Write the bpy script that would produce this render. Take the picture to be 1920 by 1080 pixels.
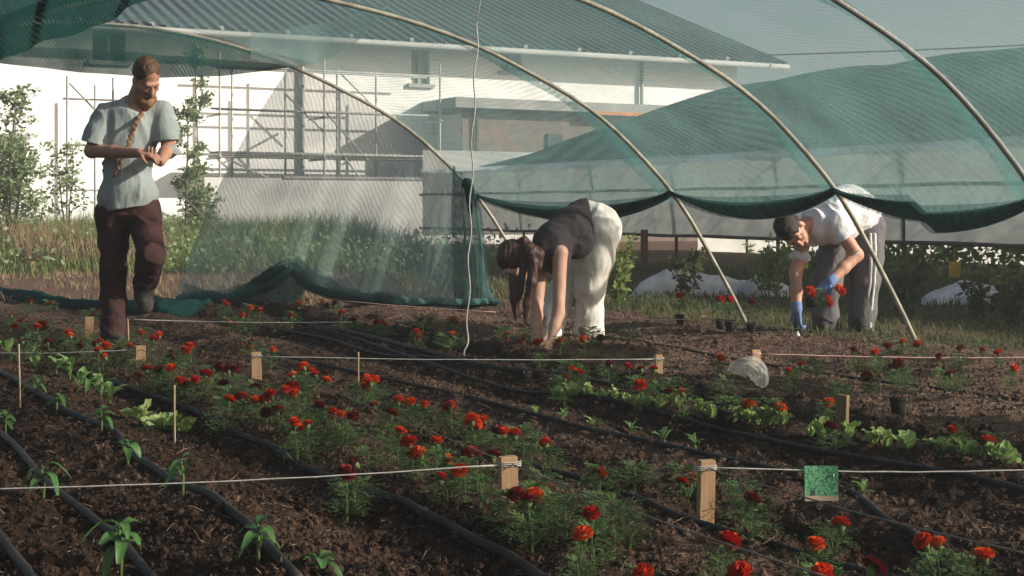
import bpy, math, random
import numpy as np
from mathutils import Vector, Matrix, Quaternion

random.seed(7)
rng = np.random.default_rng(7)
for o in list(bpy.data.objects):
    bpy.data.objects.remove(o, do_unlink=True)
SC = bpy.context.scene
COL = SC.collection

# ------------------------------------------------------------------ camera
FPX, HZ, CZ = 2667.0, 390.0, 0.85          # focal length and horizon in photo pixels, eye height in metres
cam_d = bpy.data.cameras.new('camera')
cam_d.sensor_width = 36.0
cam_d.lens = FPX / 1920 * 36.0
cam_d.shift_y = -(540 - HZ) / 1920.0
cam_d.clip_start = 0.05
cam_d.clip_end = 3000
cam = bpy.data.objects.new('camera', cam_d)
cam.location = (0, 0, CZ)
cam.rotation_euler = (math.radians(90), 0, 0)
COL.objects.link(cam)
SC.camera = cam

# ------------------------------------------------------------------ sky, sun, exposure
SUN = Vector((1.165, -0.26, 0.49)).normalized()
W = bpy.data.worlds.new('World')
SC.world = W
W.use_nodes = True
nt = W.node_tree
bg = nt.nodes['Background']
sky = nt.nodes.new('ShaderNodeTexSky')
sky.sky_type = 'NISHITA'
sky.sun_disc = False
sky.sun_elevation = math.asin(SUN.z)
sky.sun_rotation = math.atan2(SUN.x, SUN.y)
sky.dust_density = 4.0
sky.air_density = 1.0
nt.links.new(sky.outputs[0], bg.inputs[0])
bg.inputs[1].default_value = 0.078
sun_d = bpy.data.lights.new('sun', 'SUN')
sun_d.energy = 5.0
sun_d.angle = math.radians(0.6)
sun_d.color = (1.0, 0.92, 0.80)
sun = bpy.data.objects.new('sun', sun_d)
sun.rotation_euler = SUN.to_track_quat('Z', 'Y').to_euler()
COL.objects.link(sun)
SC.view_settings.view_transform = 'Standard'
SC.view_settings.look = 'None'
SC.view_settings.exposure = 0.60
SC.view_settings.gamma = 1.0
SC.view_settings.use_curve_mapping = False
SC.cycles.transparent_max_bounces = 24
SC.cycles.max_bounces = 6

# ------------------------------------------------------------------ helpers
RA = math.radians(28)
RX, RY = -math.sin(RA), math.cos(RA)       # along the beds (away from the camera, to the left)
CX, CY = RY, -RX                           # across the beds (to the right and away)
R3 = Vector((RX, RY, 0)); C3 = Vector((CX, CY, 0)); N3 = -R3

def at(px, py, Y):
    """photo pixel at depth Y"""
    return Vector(((px - 960) / FPX * Y, Y, CZ - (py - HZ) * Y / FPX))

def gnd(px, py, z=0.0):
    """photo pixel to a point at height z"""
    Y = FPX * (CZ - z) / (py - HZ)
    return Vector(((px - 960) / FPX * Y, Y, z))

def _h(ix, iy, seed):
    n = (ix * 374761393 + iy * 668265263 + seed * 974711) & 0x7fffffff
    n = ((n ^ (n >> 13)) * 1274126177) & 0x7fffffff
    return ((n ^ (n >> 16)) & 0xffff) / 65535.0

def vn(x, y, seed=0):
    x = np.asarray(x, float); y = np.asarray(y, float)
    xi = np.floor(x).astype(np.int64); yi = np.floor(y).astype(np.int64)
    fx = x - xi; fy = y - yi
    fx = fx * fx * (3 - 2 * fx); fy = fy * fy * (3 - 2 * fy)
    a = _h(xi, yi, seed); b = _h(xi + 1, yi, seed); c = _h(xi, yi + 1, seed); d = _h(xi + 1, yi + 1, seed)
    return (a * (1 - fx) + b * fx) * (1 - fy) + (c * (1 - fx) + d * fx) * fy

def vn3(x, y, z, seed=0):
    zi = np.floor(z).astype(np.int64); fz = z - zi
    fz = fz * fz * (3 - 2 * fz)
    xi = np.floor(x).astype(np.int64); yi = np.floor(y).astype(np.int64)
    fx = x - xi; fy = y - yi
    fx = fx * fx * (3 - 2 * fx); fy = fy * fy * (3 - 2 * fy)
    r = 0
    for dz, wz in ((0, 1 - fz), (1, fz)):
        s = zi + dz
        def hh(ix, iy):
            n = (ix * 374761393 + iy * 668265263 + s * 2147483 + seed * 974711) & 0x7fffffff
            n = ((n ^ (n >> 13)) * 1274126177) & 0x7fffffff
            return ((n ^ (n >> 16)) & 0xffff) / 65535.0
        a = hh(xi, yi); b = hh(xi + 1, yi); c = hh(xi, yi + 1); d = hh(xi + 1, yi + 1)
        r = r + ((a * (1 - fx) + b * fx) * (1 - fy) + (c * (1 - fx) + d * fx) * fy) * wz
    return r

def smooth01(x, a, b):
    t = np.clip((x - a) / (b - a), 0, 1)
    return t * t * (3 - 2 * t)

# bed layout across the rows (q) and the height of the soil
HOSE_Q = []
def qof(x, y): return x * CX + y * CY
def tof(x, y): return x * RX + y * RY

def garden_mask(x, y):
    q = qof(x, y); t = tof(x, y)
    m = smooth01(y, 13.2, 12.2) * smooth01(q, 6.9, 6.2)
    return m

def soil_height(x, y):
    x = np.asarray(x, float); y = np.asarray(y, float)
    q = qof(x, y); t = tof(x, y)
    m = garden_mask(x, y)
    near = smooth01(np.hypot(x, y), 40, 15)
    h = 0.03 * (vn(x * 1.3, y * 1.3, 1) - .5)
    wq = q + .05 * (vn(t * 1.1, q * .6, 9) - .5)
    bed = np.zeros_like(q)
    for c0, w, a in BEDS:
        bed = bed + a * np.exp(-((wq - c0) / w) ** 2)
    h = h + bed * m
    c1 = vn(x * 7 + 3 * vn(x * 4, y * 4, 2), y * 7 + 3 * vn(x * 4, y * 4, 4), 3)
    c2 = vn(x * 17, y * 17, 5); c3 = vn(x * 38, y * 38, 6); c4 = vn(x * 80, y * 80, 8)
    clod = 0.030 * (np.abs(c1 - .5) * 2) ** 1.0 + 0.018 * c2 + 0.020 * c3 + 0.014 * c4
    h = h + (clod - 0.04) * (0.25 + 0.75 * m) * near * (1 - .5 * dryness(x, y) * m)
    return h

def dryness(x, y):
    q = qof(x, y); m = garden_mask(x, y)
    n = vn(x * .9, y * .9, 21) - .5
    n2 = vn(x * 4, y * 4, 22) - .5
    q = q + n * .5
    d = np.exp(-((q - 2.0) / .22) ** 2) * .9 + np.exp(-((q - 2.68) / .2) ** 2) * .7 + smooth01(q, 3.7, 4.4) * .85 + .25 * np.exp(-((q - 1.2) / .15) ** 2)
    return np.clip(d + n2 * .45 + (1 - m) * .8, 0, 1)

# ridges (+) and furrows (-): centre q, half-width, height
BEDS = [(0.35, .18, .03), (.80, .10, -.03), (1.1, .16, .03), (1.50, .12, -.04), (2.15, .25, .008), (2.42, .08, -.03),
        (2.75, .16, .04), (3.0, .09, -.035), (3.36, .17, .05), (3.66, .08, -.07), (3.85, .16, .05), (4.15, .1, -.03), (4.6, .2, .03), (5.2, .12, -.03), (5.7, .2, .03)]

def gz(x, y): return float(soil_height(np.array([x]), np.array([y]))[0])
def on_ground(px, py, lift=0.0):
    p = gnd(px, py); p.z = gz(p.x, p.y) + lift
    return p

def put(name, me, parent=None, label=None, cat=None, group=None, kind=None, loc=None):
    o = bpy.data.objects.new(name, me)
    COL.objects.link(o)
    if parent is not None: o.parent = parent
    if label: o['label'] = label
    if cat: o['category'] = cat
    if group: o['group'] = group
    if kind: o['kind'] = kind
    if loc is not None: o.location = loc
    return o

def thing(name, label, cat, loc=(0, 0, 0), rz=0.0, group=None):
    o = put(name, None, None, label, cat, group, None, loc)
    o.rotation_euler = (0, 0, rz)
    o.empty_display_size = .1
    return o

def mesh(name, V, F, mat=None, smooth=False, uv=None):
    me = bpy.data.meshes.new(name)
    me.from_pydata([tuple(v) for v in V], [], [tuple(f) for f in F])
    if mat: me.materials.append(mat)
    if smooth: me.polygons.foreach_set('use_smooth', [True] * len(me.polygons))
    me.update()
    return me

def mesh_np(name, V, F, mat=None, smooth=False):
    """V (n,3), F (m,k) arrays"""
    V = np.ascontiguousarray(V, dtype=np.float32); F = np.ascontiguousarray(F, dtype=np.int32)
    me = bpy.data.meshes.new(name)
    m, k = F.shape
    me.vertices.add(len(V)); me.vertices.foreach_set('co', V.ravel())
    me.loops.add(m * k); me.loops.foreach_set('vertex_index', F.ravel())
    me.polygons.add(m)
    me.polygons.foreach_set('loop_start', np.arange(0, m * k, k, dtype=np.int32))
    try: me.polygons.foreach_set('loop_total', np.full(m, k, dtype=np.int32))
    except Exception: pass
    me.polygons.foreach_set('use_smooth', np.full(m, smooth, dtype=bool))
    if mat: me.materials.append(mat)
    me.update(calc_edges=True)
    me.validate()
    return me

def fattr(me, name, vals):
    a = me.attributes.new(name, 'FLOAT', 'POINT')
    a.data.foreach_set('value', np.asarray(vals, np.float32))

class MB:
    def __init__(s): s.V = []; s.F = []
    def add(s, V, F):
        b = len(s.V); s.V += [tuple(v) for v in V]; s.F += [tuple(i + b for i in f) for f in F]; return s
    def box(s, c, d, M=None):
        V = [Vector((c[0] + sx * d[0] / 2, c[1] + sy * d[1] / 2, c[2] + sz * d[2] / 2)) for sx in (-1, 1) for sy in (-1, 1) for sz in (-1, 1)]
        if M is not None: V = [M @ v for v in V]
        return s.add(V, [(0, 1, 3, 2), (4, 6, 7, 5), (0, 4, 5, 1), (2, 3, 7, 6), (0, 2, 6, 4), (1, 5, 7, 3)])
    def tube(s, P, r, n=8, cap=True):
        P = [Vector(p) for p in P]; m = len(P)
        rr = r if isinstance(r, (list, tuple)) else [r] * m
        T = [((P[min(i + 1, m - 1)] - P[max(i - 1, 0)]).normalized()) for i in range(m)]
        up = Vector((0, 0, 1)) if abs(T[0].z) < .9 else Vector((1, 0, 0))
        a = T[0].cross(up).normalized(); V = []; F = []
        for i in range(m):
            a = (a - T[i] * a.dot(T[i])).normalized(); b = T[i].cross(a)
            for k in range(n):
                w = 2 * math.pi * k / n
                V.append(P[i] + (a * math.cos(w) + b * math.sin(w)) * rr[i])
        for i in range(m - 1):
            for k in range(n):
                k2 = (k + 1) % n
                F.append((i * n + k, i * n + k2, (i + 1) * n + k2, (i + 1) * n + k))
        if cap:
            F.append(tuple(range(n))[::-1]); F.append(tuple((m - 1) * n + k for k in range(n)))
        return s.add(V, F)
    def grid(s, fn, nu, nv):
        V = [fn(i / nu, j / nv) for i in range(nu + 1) for j in range(nv + 1)]
        F = [(i * (nv + 1) + j, (i + 1) * (nv + 1) + j, (i + 1) * (nv + 1) + j + 1, i * (nv + 1) + j + 1) for i in range(nu) for j in range(nv)]
        return s.add(V, F)
    def me(s, name, mat, smooth=False): return mesh(name, s.V, s.F, mat, smooth)
    def obj(s, name, mat, parent=None, smooth=False, **k): return put(name, s.me(name, mat, smooth), parent, **k)

def spline(P, n=8):
    P = [Vector(p) for p in P]; out = []
    Q = [P[0] * 2 - P[1]] + P + [P[-1] * 2 - P[-2]]
    for i in range(1, len(Q) - 2):
        for k in range(n):
            t = k / n
            a, b, c, d = Q[i - 1], Q[i], Q[i + 1], Q[i + 2]
            out.append(.5 * ((2 * b) + (c - a) * t + (2 * a - 5 * b + 4 * c - d) * t * t + (3 * b - a - 3 * c + d) * t ** 3))
    out.append(P[-1])
    return out

def copy_tree(o, parent=None):
    c = o.copy(); COL.objects.link(c); c.parent = parent
    for ch in o.children: copy_tree(ch, c)
    return c

# ------------------------------------------------------------------ materials
def _new(name):
    m = bpy.data.materials.new(name); m.use_nodes = True
    n = m.node_tree; b = n.nodes['Principled BSDF']
    return m, n, b

def mat(name, col, rough=.8, col2=None, scale=20, spec=.25, bump=0.0, bscale=60, metal=0, rnd=0.0, trans=0.0, sss=0, detail=4, stretch=None, bdist=.01):
    m, n, b = _new(name)
    b.inputs['Roughness'].default_value = rough
    b.inputs['Specular IOR Level'].default_value = spec
    b.inputs['Metallic'].default_value = metal
    N = n.nodes; L = n.links
    tc = N.new('ShaderNodeTexCoord')
    src = tc.outputs['Object']
    if stretch:
        mp = N.new('ShaderNodeMapping'); mp.inputs['Scale'].default_value = stretch
        L.new(src, mp.inputs[0]); src = mp.outputs[0]
    out = None
    if col2 is not None:
        nz = N.new('ShaderNodeTexNoise'); nz.inputs['Scale'].default_value = scale; nz.inputs['Detail'].default_value = detail
        L.new(src, nz.inputs['Vector'])
        rp = N.new('ShaderNodeMapRange'); rp.inputs[1].default_value = .35; rp.inputs[2].default_value = .65
        L.new(nz.outputs[0], rp.inputs[0])
        mx = N.new('ShaderNodeMix'); mx.data_type = 'RGBA'
        mx.inputs[6].default_value = (*col, 1); mx.inputs[7].default_value = (*col2, 1)
        L.new(rp.outputs[0], mx.inputs[0]); out = mx.outputs[2]
    if rnd:
        oi = N.new('ShaderNodeObjectInfo')
        hs = N.new('ShaderNodeHueSaturation')
        mr = N.new('ShaderNodeMapRange'); mr.inputs[3].default_value = 1 - rnd; mr.inputs[4].default_value = 1 + rnd
        L.new(oi.outputs['Random'], mr.inputs[0]); L.new(mr.outputs[0], hs.inputs['Value'])
        mr2 = N.new('ShaderNodeMapRange'); mr2.inputs[3].default_value = .5 - rnd * .05; mr2.inputs[4].default_value = .5 + rnd * .05
        L.new(oi.outputs['Random'], mr2.inputs[0]); L.new(mr2.outputs[0], hs.inputs['Hue'])
        if out is None: hs.inputs['Color'].default_value = (*col, 1)
        else: L.new(out, hs.inputs['Color'])
        out = hs.outputs[0]
    if out is None: b.inputs['Base Color'].default_value = (*col, 1)
    else: L.new(out, b.inputs['Base Color'])
    if bump:
        nb = N.new('ShaderNodeTexNoise'); nb.inputs['Scale'].default_value = bscale; nb.inputs['Detail'].default_value = 5
        L.new(src, nb.inputs['Vector'])
        bp = N.new('ShaderNodeBump'); bp.inputs['Strength'].default_value = bump; bp.inputs['Distance'].default_value = bdist
        L.new(nb.outputs[0], bp.inputs['Height']); L.new(bp.outputs[0], b.inputs['Normal'])
    if sss:
        b.inputs['Subsurface Weight'].default_value = sss
        b.inputs['Subsurface Radius'].default_value = (.02, .008, .004)
    if trans:
        tr = N.new('ShaderNodeBsdfTranslucent')
        if out is None: tr.inputs[0].default_value = (*col, 1)
        else: L.new(out, tr.inputs[0])
        ms = N.new('ShaderNodeMixShader'); ms.inputs[0].default_value = trans
        L.new(b.outputs[0], ms.inputs[1]); L.new(tr.outputs[0], ms.inputs[2])
        L.new(ms.outputs[0], N['Material Output'].inputs[0])
    return m

def net_mat(name, col, cover, var=.12, scale=3.0, weave=17, trans=.35):
    """knitted shade net: open mesh, so part of the light passes straight through"""
    m, n, b = _new(name)
    N = n.nodes; L = n.links
    N.remove(b)
    tc = N.new('ShaderNodeTexCoord')
    nz = N.new('ShaderNodeTexNoise'); nz.inputs['Scale'].default_value = scale; nz.inputs['Detail'].default_value = 6
    L.new(tc.outputs['Object'], nz.inputs['Vector'])
    mr = N.new('ShaderNodeMapRange'); mr.inputs[1].default_value = .3; mr.inputs[2].default_value = .7
    mr.inputs[3].default_value = cover - var; mr.inputs[4].default_value = cover + var
    L.new(nz.outputs[0], mr.inputs[0])
    wv = N.new('ShaderNodeTexWave'); wv.bands_direction = 'DIAGONAL'; wv.inputs['Scale'].default_value = weave
    wv.inputs['Distortion'].default_value = .8; wv.inputs['Detail'].default_value = 1
    L.new(tc.outputs['Object'], wv.inputs['Vector'])
    ad = N.new('ShaderNodeMath'); ad.operation = 'MULTIPLY_ADD'; ad.inputs[1].default_value = .15
    L.new(wv.outputs['Fac'], ad.inputs[0]); L.new(mr.outputs[0], ad.inputs[2])
    sb = N.new('ShaderNodeMath'); sb.operation = 'SUBTRACT'; sb.inputs[1].default_value = .075; sb.use_clamp = True
    L.new(ad.outputs[0], sb.inputs[0])
    d = N.new('ShaderNodeBsdfDiffuse'); d.inputs[0].default_value = (*col, 1)
    t = N.new('ShaderNodeBsdfTranslucent'); t.inputs[0].default_value = (*col, 1)
    m1 = N.new('ShaderNodeMixShader'); m1.inputs[0].default_value = trans
    L.new(d.outputs[0], m1.inputs[1]); L.new(t.outputs[0], m1.inputs[2])
    tp = N.new('ShaderNodeBsdfTransparent')
    m2 = N.new('ShaderNodeMixShader')
    L.new(sb.outputs[0], m2.inputs[0]); L.new(tp.outputs[0], m2.inputs[1]); L.new(m1.outputs[0], m2.inputs[2])
    L.new(m2.outputs[0], N['Material Output'].inputs[0])
    return m

def soil_mat(name, attr=True):
    m, n, b = _new(name)
    N = n.nodes; L = n.links
    tc = N.new('ShaderNodeTexCoord')
    def noise(s, d=6):
        z = N.new('ShaderNodeTexNoise'); z.inputs['Scale'].default_value = s; z.inputs['Detail'].default_value = d
        L.new(tc.outputs['Object'], z.inputs['Vector']); return z.outputs[0]
    def mix(f, a, c):
        x = N.new('ShaderNodeMix'); x.data_type = 'RGBA'
        for k, v in ((6, a), (7, c)):
            if isinstance(v, tuple): x.inputs[k].default_value = (*v, 1)
            else: L.new(v, x.inputs[k])
        L.new(f, x.inputs[0]); return x.outputs[2]
    def rng_(v, a, c):
        x = N.new('ShaderNodeMapRange'); x.inputs[1].default_value = a; x.inputs[2].default_value = c
        L.new(v, x.inputs[0]); return x.outputs[0]
    wet = mix(rng_(noise(30), .4, .65), (.019, .011, .0075), (.062, .036, .023))
    dry = mix(rng_(noise(18), .35, .7), (.085, .051, .035), (.18, .115, .082))
    at_ = N.new('ShaderNodeAttribute'); at_.attribute_name = 'dry'
    c = mix(at_.outputs['Fac'], wet, dry)
    # pale crumbs of straw and perlite
    c = mix(rng_(noise(150, 2), .70, .74), c, (.36, .27, .19))
    L.new(c, b.inputs['Base Color'])
    b.inputs['Roughness'].default_value = .95; b.inputs['Specular IOR Level'].default_value = .15
    bp = N.new('ShaderNodeBump'); bp.inputs['Strength'].default_value = 1.0; bp.inputs['Distance'].default_value = .022
    L.new(noise(60, 10), bp.inputs['Height']); L.new(bp.outputs[0], b.inputs['Normal'])
    return m

M = {}
M['soil'] = soil_mat('soil')
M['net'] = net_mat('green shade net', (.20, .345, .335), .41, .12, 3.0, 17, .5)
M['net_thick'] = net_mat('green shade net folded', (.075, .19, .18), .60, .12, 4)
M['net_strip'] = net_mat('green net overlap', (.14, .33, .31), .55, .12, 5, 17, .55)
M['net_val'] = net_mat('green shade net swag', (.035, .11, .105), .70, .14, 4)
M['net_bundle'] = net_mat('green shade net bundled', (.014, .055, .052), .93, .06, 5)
M['net_b'] = net_mat('dark green tunnel net', (.065, .165, .15), .86, .10, 9)
M['net_veil'] = net_mat('thin green end net', (.27, .40, .375), .55, .10, 2.2, 17, .5)
M['fleece'] = mat('grey white fleece', (.80, .80, .75), .9, (.66, .67, .63), 2.5, bump=.3, bscale=8, trans=.6)
M['fleece_band'] = mat('pale fleece hem', (.80, .84, .86), .9, (.7, .74, .77), 6, trans=.3)
M['hoop'] = mat('weathered pale pipe', (.40, .38, .29), .55, (.22, .21, .16), 9, spec=.4)
M['hoop_g'] = mat('grey pipe', (.30, .31, .29), .5, (.2, .2, .18), 7, spec=.4)
M['post'] = mat('dark steel post', (.055, .05, .045), .7, (.12, .07, .045), 9)
M['rust'] = mat('brown timber post', (.16, .085, .05), .85, (.1, .055, .035), 12)
M['wall'] = mat('white painted wall', (.87, .865, .84), .9, (.78, .775, .75), 1.1, bump=.12, bscale=9, detail=8)
M['roof'] = mat('grey corrugated roof', (.105, .125, .13), .7, (.07, .085, .09), 1.5)
M['soffit'] = mat('grey soffit boards', (.33, .33, .32), .9, (.25, .25, .24), 2)
M['dark'] = mat('dark opening', (.03, .045, .045), .6)
M['frame'] = mat('grey window frame', (.35, .36, .35), .7)
M['brick'] = mat('brown brick', (.20, .145, .125), .9, (.15, .115, .10), 4, bump=.3, bscale=25)
M['render'] = mat('grey render', (.55, .545, .53), .9, (.46, .455, .44), 2)
M['orange'] = mat('orange tile edge', (.55, .22, .08), .8, (.4, .17, .07), 6)
M['pinkpanel'] = mat('pinkish brick panel', (.42, .24, .22), .85, (.5, .33, .30), 5)
M['scaf'] = mat('galvanised scaffold tube', (.42, .43, .41), .5, (.30, .30, .28), 6, spec=.4)
M['plank'] = mat('scaffold plank', (.42, .39, .33), .85, (.3, .28, .24), 5)
M['hose'] = mat('black polythene hose', (.018, .019, .020), .6, (.050, .046, .040), 14, spec=.22, bump=.2, bscale=40)
M['string'] = mat('white twine', (.62, .60, .55), .9, (.45, .43, .39), 60)
M['string_pink'] = mat('pink twine', (.68, .34, .29), .9, (.6, .45, .40), 30)
M['string_grey'] = mat('soiled twine', (.30, .27, .22), .9, (.20, .18, .15), 40)
M['wood'] = mat('pale wooden stake', (.46, .30, .17), .8, (.36, .225, .125), 9, stretch=(8, 8, .6), bump=.2, bscale=40)
M['wood_shade'] = mat('shaded wooden stake', (.26, .19, .10), .85, (.18, .125, .07), 9, stretch=(8, 8, .6))  # shaded face of the turned stake put into a darker wood colour
M['stick'] = mat('bamboo stick', (.48, .38, .25), .8, (.36, .27, .17), 30)
M['leaf_mar'] = mat('marigold foliage', (.085, .16, .05), .65, (.15, .21, .085), 30, rnd=.25, trans=.3)
M['leaf_let'] = mat('lettuce leaf', (.30, .43, .12), .55, (.38, .50, .20), 25, rnd=.15, trans=.35)
M['leaf_pep'] = mat('pepper leaf', (.07, .17, .045), .45, (.11, .22, .07), 20, rnd=.2, trans=.3, spec=.4)
M['leaf_pale'] = mat('pale seedling leaf', (.17, .29, .08), .55, (.24, .36, .13), 25, rnd=.2, trans=.35)
M['stem'] = mat('green stem', (.085, .14, .045), .6, (.13, .18, .065), 20)
M['orange_fl'] = mat('orange marigold petals', (.74, .10, .012), .65, (.58, .045, .01), 90, rnd=.15, trans=.3)
M['red_fl'] = mat('red marigold petals', (.52, .035, .012), .65, (.64, .065, .012), 90, rnd=.2, trans=.3)
M['dark_fl'] = mat('dark red marigold petals', (.13, .008, .010), .65, (.21, .013, .012), 90, rnd=.2, trans=.2)
M['pot'] = mat('black nursery pot', (.012, .012, .012), .8, spec=.15)
M['straw'] = mat('straw and roots', (.26, .175, .105), .9, (.13, .085, .05), 14)
M['grass'] = mat('meadow grass', (.15, .215, .065), .8, (.25, .285, .10), .9, trans=.45)
M['grass_dry'] = mat('dry seed heads', (.30, .21, .13), .85, (.24, .19, .10), 1.5, trans=.3)
M['weed'] = mat('dark weeds', (.07, .10, .035), .75, (.14, .15, .065), 1.8, trans=.45)
M['crop'] = mat('tunnel crop leaves', (.11, .18, .05), .65, (.19, .25, .08), 3, trans=.5)
M['treeleaf'] = mat('tree leaves', (.16, .22, .095), .65, (.22, .28, .14), 3, trans=.35, rnd=.15)
M['bark'] = mat('grey bark', (.16, .13, .10), .9, (.10, .08, .06), 12)
M['yellow'] = mat('yellow card', (.70, .47, .03), .6, (.6, .38, .03), 20)
M['sheet'] = mat('white ground sheet', (.72, .72, .68), .8, (.48, .48, .45), 5, bump=.3, bscale=12, trans=.2)
# ================================================================== SETTING
# ---- ground: one sheet, fine where the beds are, running on to the horizon
def axis(lo, hi, step, far):
    mid = np.arange(lo, hi, step)
    k = np.geomspace(step, far, 46)
    k = np.cumsum(k) * (far / np.cumsum(k)[-1])
    return np.concatenate([(lo - k)[::-1], mid, hi + k])
xs = axis(-3.4, 4.6, .0195, 420); ys = axis(2.6, 12.6, .0195, 420)
GX, GY = np.meshgrid(xs, ys, indexing='ij')
GZ = soil_height(GX, GY)
nx, ny = GX.shape
idx = np.arange(nx * ny).reshape(nx, ny)
F = np.stack([idx[:-1, :-1].ravel(), idx[1:, :-1].ravel(), idx[1:, 1:].ravel(), idx[:-1, 1:].ravel()], 1)
gme = mesh_np('ground', np.stack([GX.ravel(), GY.ravel(), GZ.ravel()], 1), F, M['soil'], True)
fattr(gme, 'dry', dryness(GX.ravel(), GY.ravel()))
put('ground', gme, kind='structure', label='dark tilled soil of the garden beds running to the field')

# ---- loose clods and crumbs on the beds
def scatter_q(n, qlo, qhi, ylo, yhi, power=1.6):
    """points on the beds, denser close to the near end"""
    out = []
    u = rng.random(n * 3)
    y = ylo + (yhi - ylo) * u ** power
    x = (rng.random(n * 3) - .5) * (2.0 + y * .9) + .05 * y
    ok = (qof(x, y) > qlo) & (qof(x, y) < qhi)
    return x[ok][:n], y[ok][:n]

def lumps(n, smin, smax, name, mat_, label):
    x, y = scatter_q(n, -1.5, 6.3, 2.9, 12.0)
    n = len(x)
    ico = []
    phi = (1 + 5 ** .5) / 2
    base = np.array([(-1, phi, 0), (1, phi, 0), (-1, -phi, 0), (1, -phi, 0), (0, -1, phi), (0, 1, phi), (0, -1, -phi), (0, 1, -phi), (phi, 0, -1), (phi, 0, 1), (-phi, 0, -1), (-phi, 0, 1)]) / 1.9
    f = np.array([(0, 11, 5), (0, 5, 1), (0, 1, 7), (0, 7, 10), (0, 10, 11), (1, 5, 9), (5, 11, 4), (11, 10, 2), (10, 7, 6), (7, 1, 8), (3, 9, 4), (3, 4, 2), (3, 2, 6), (3, 6, 8), (3, 8, 9), (4, 9, 5), (2, 4, 11), (6, 2, 10), (8, 6, 7), (9, 8, 1)])
    s = smin + (smax - smin) * rng.random(n) ** 2.5
    V = base[None] * (1 + .45 * (rng.random((n, 12, 1)) - .5)) * s[:, None, None] * (1 + .4 * (rng.random((n, 1, 3)) - .5))
    z = soil_height(x, y) + s * .25
    V = V + np.stack([x, y, z], 1)[:, None, :]
    Fq = f[None] + (np.arange(n) * 12)[:, None, None]
    me = mesh_np(name, V.reshape(-1, 3), Fq.reshape(-1, 3), mat_, False)
    fattr(me, 'dry', np.repeat(np.clip(dryness(x, y) + .35 * (rng.random(n) - .45), 0, 1), 12))
    put(name, me, kind='stuff', label=label, cat='soil')
lumps(30000, .003, .016, 'soil_clods', M['soil'], 'loose brown clods and crumbs scattered over the beds')

def crumbs(n):
    x, y = scatter_q(n, -1.5, 6.3, 2.8, 9.0, 1.3); n = len(x)
    base = np.array([(1, 0, 0), (-1, 0, 0), (0, 1, 0), (0, -1, 0), (0, 0, 1), (0, 0, -1)], float)
    f = np.array([(0, 2, 4), (2, 1, 4), (1, 3, 4), (3, 0, 4), (2, 0, 5), (1, 2, 5), (3, 1, 5), (0, 3, 5)])
    s = .002 + .006 * rng.random(n) ** 2
    V = base[None] * (.7 + .6 * rng.random((n, 6, 1))) * s[:, None, None]
    a = rng.random(n) * 6.28; ca, sa = np.cos(a)[:, None], np.sin(a)[:, None]
    V = np.stack([V[..., 0] * ca - V[..., 1] * sa, V[..., 0] * sa + V[..., 1] * ca, V[..., 2]], 2)
    V = V + np.stack([x, y, soil_height(x, y) + s * .3], 1)[:, None, :]
    me = mesh_np('soil_crumbs', V.reshape(-1, 3), (f[None] + (np.arange(n) * 6)[:, None, None]).reshape(-1, 3), M['soil'], False)
    fattr(me, 'dry', np.repeat(np.clip(dryness(x, y) + .8 * (rng.random(n) - .4), 0, 1), 6))
    put('soil_crumbs', me, kind='stuff', label='fine crumbs of soil over the near beds', cat='soil')
crumbs(52000)
def straws(n):
    x, y = scatter_q(n, -1.5, 6.3, 2.9, 12.0, 1.4)
    n = len(x); V = []; Fq = []
    z = soil_height(x, y)
    for i in range(n):
        a = random.uniform(0, 6.28); l = random.choice((.008, .012, .018, .03, .05)) * random.uniform(.6, 1.5); w = random.uniform(.0009, .0022)
        tilt = random.uniform(-.25, .5)
        d = Vector((math.cos(a) * math.cos(tilt), math.sin(a) * math.cos(tilt), math.sin(tilt)))
        s = Vector((-math.sin(a), math.cos(a), 0)) * w
        u = Vector((0, 0, w))
        p = Vector((x[i], y[i], z[i] + .006)); b = len(V)
        mid = p + d * l * .5 + Vector((0, 0, random.uniform(-.004, .008))) + s * random.uniform(-3, 3)
        q = p + d * l
        V += [p - s, p + s, p + u, mid - s, mid + s, mid + u, q]
        Fq += [(b, b + 1, b + 4, b + 3), (b + 1, b + 2, b + 5, b + 4), (b + 2, b, b + 3, b + 5), (b + 3, b + 4, b + 6), (b + 4, b + 5, b + 6), (b + 5, b + 3, b + 6)]
    put('straw_bits', mesh('straw_bits', V, Fq, M['straw']), kind='stuff', label='pale bits of straw and root lying on the soil', cat='straw')
straws(6500)

# ---- white farm building behind the field
WB = Vector((-5.94, 33.0, 0))
def wp(u, z, n=0.0): return WB + C3 * u + N3 * n + Vector((0, 0, z))
UL, UR, EZ = -16.0, 13.8, 5.0
bld = thing('white_building', 'long white building with grey corrugated roof behind the scaffold', 'building', (0, 0, 0))
m = MB()
openings = [(-3.35, .36, 4.46, .36, M['dark']), (4.18, .25, 4.32, .42, M['frame']), (6.72, .30, 4.60, .27, M['pinkpanel'])]
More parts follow.
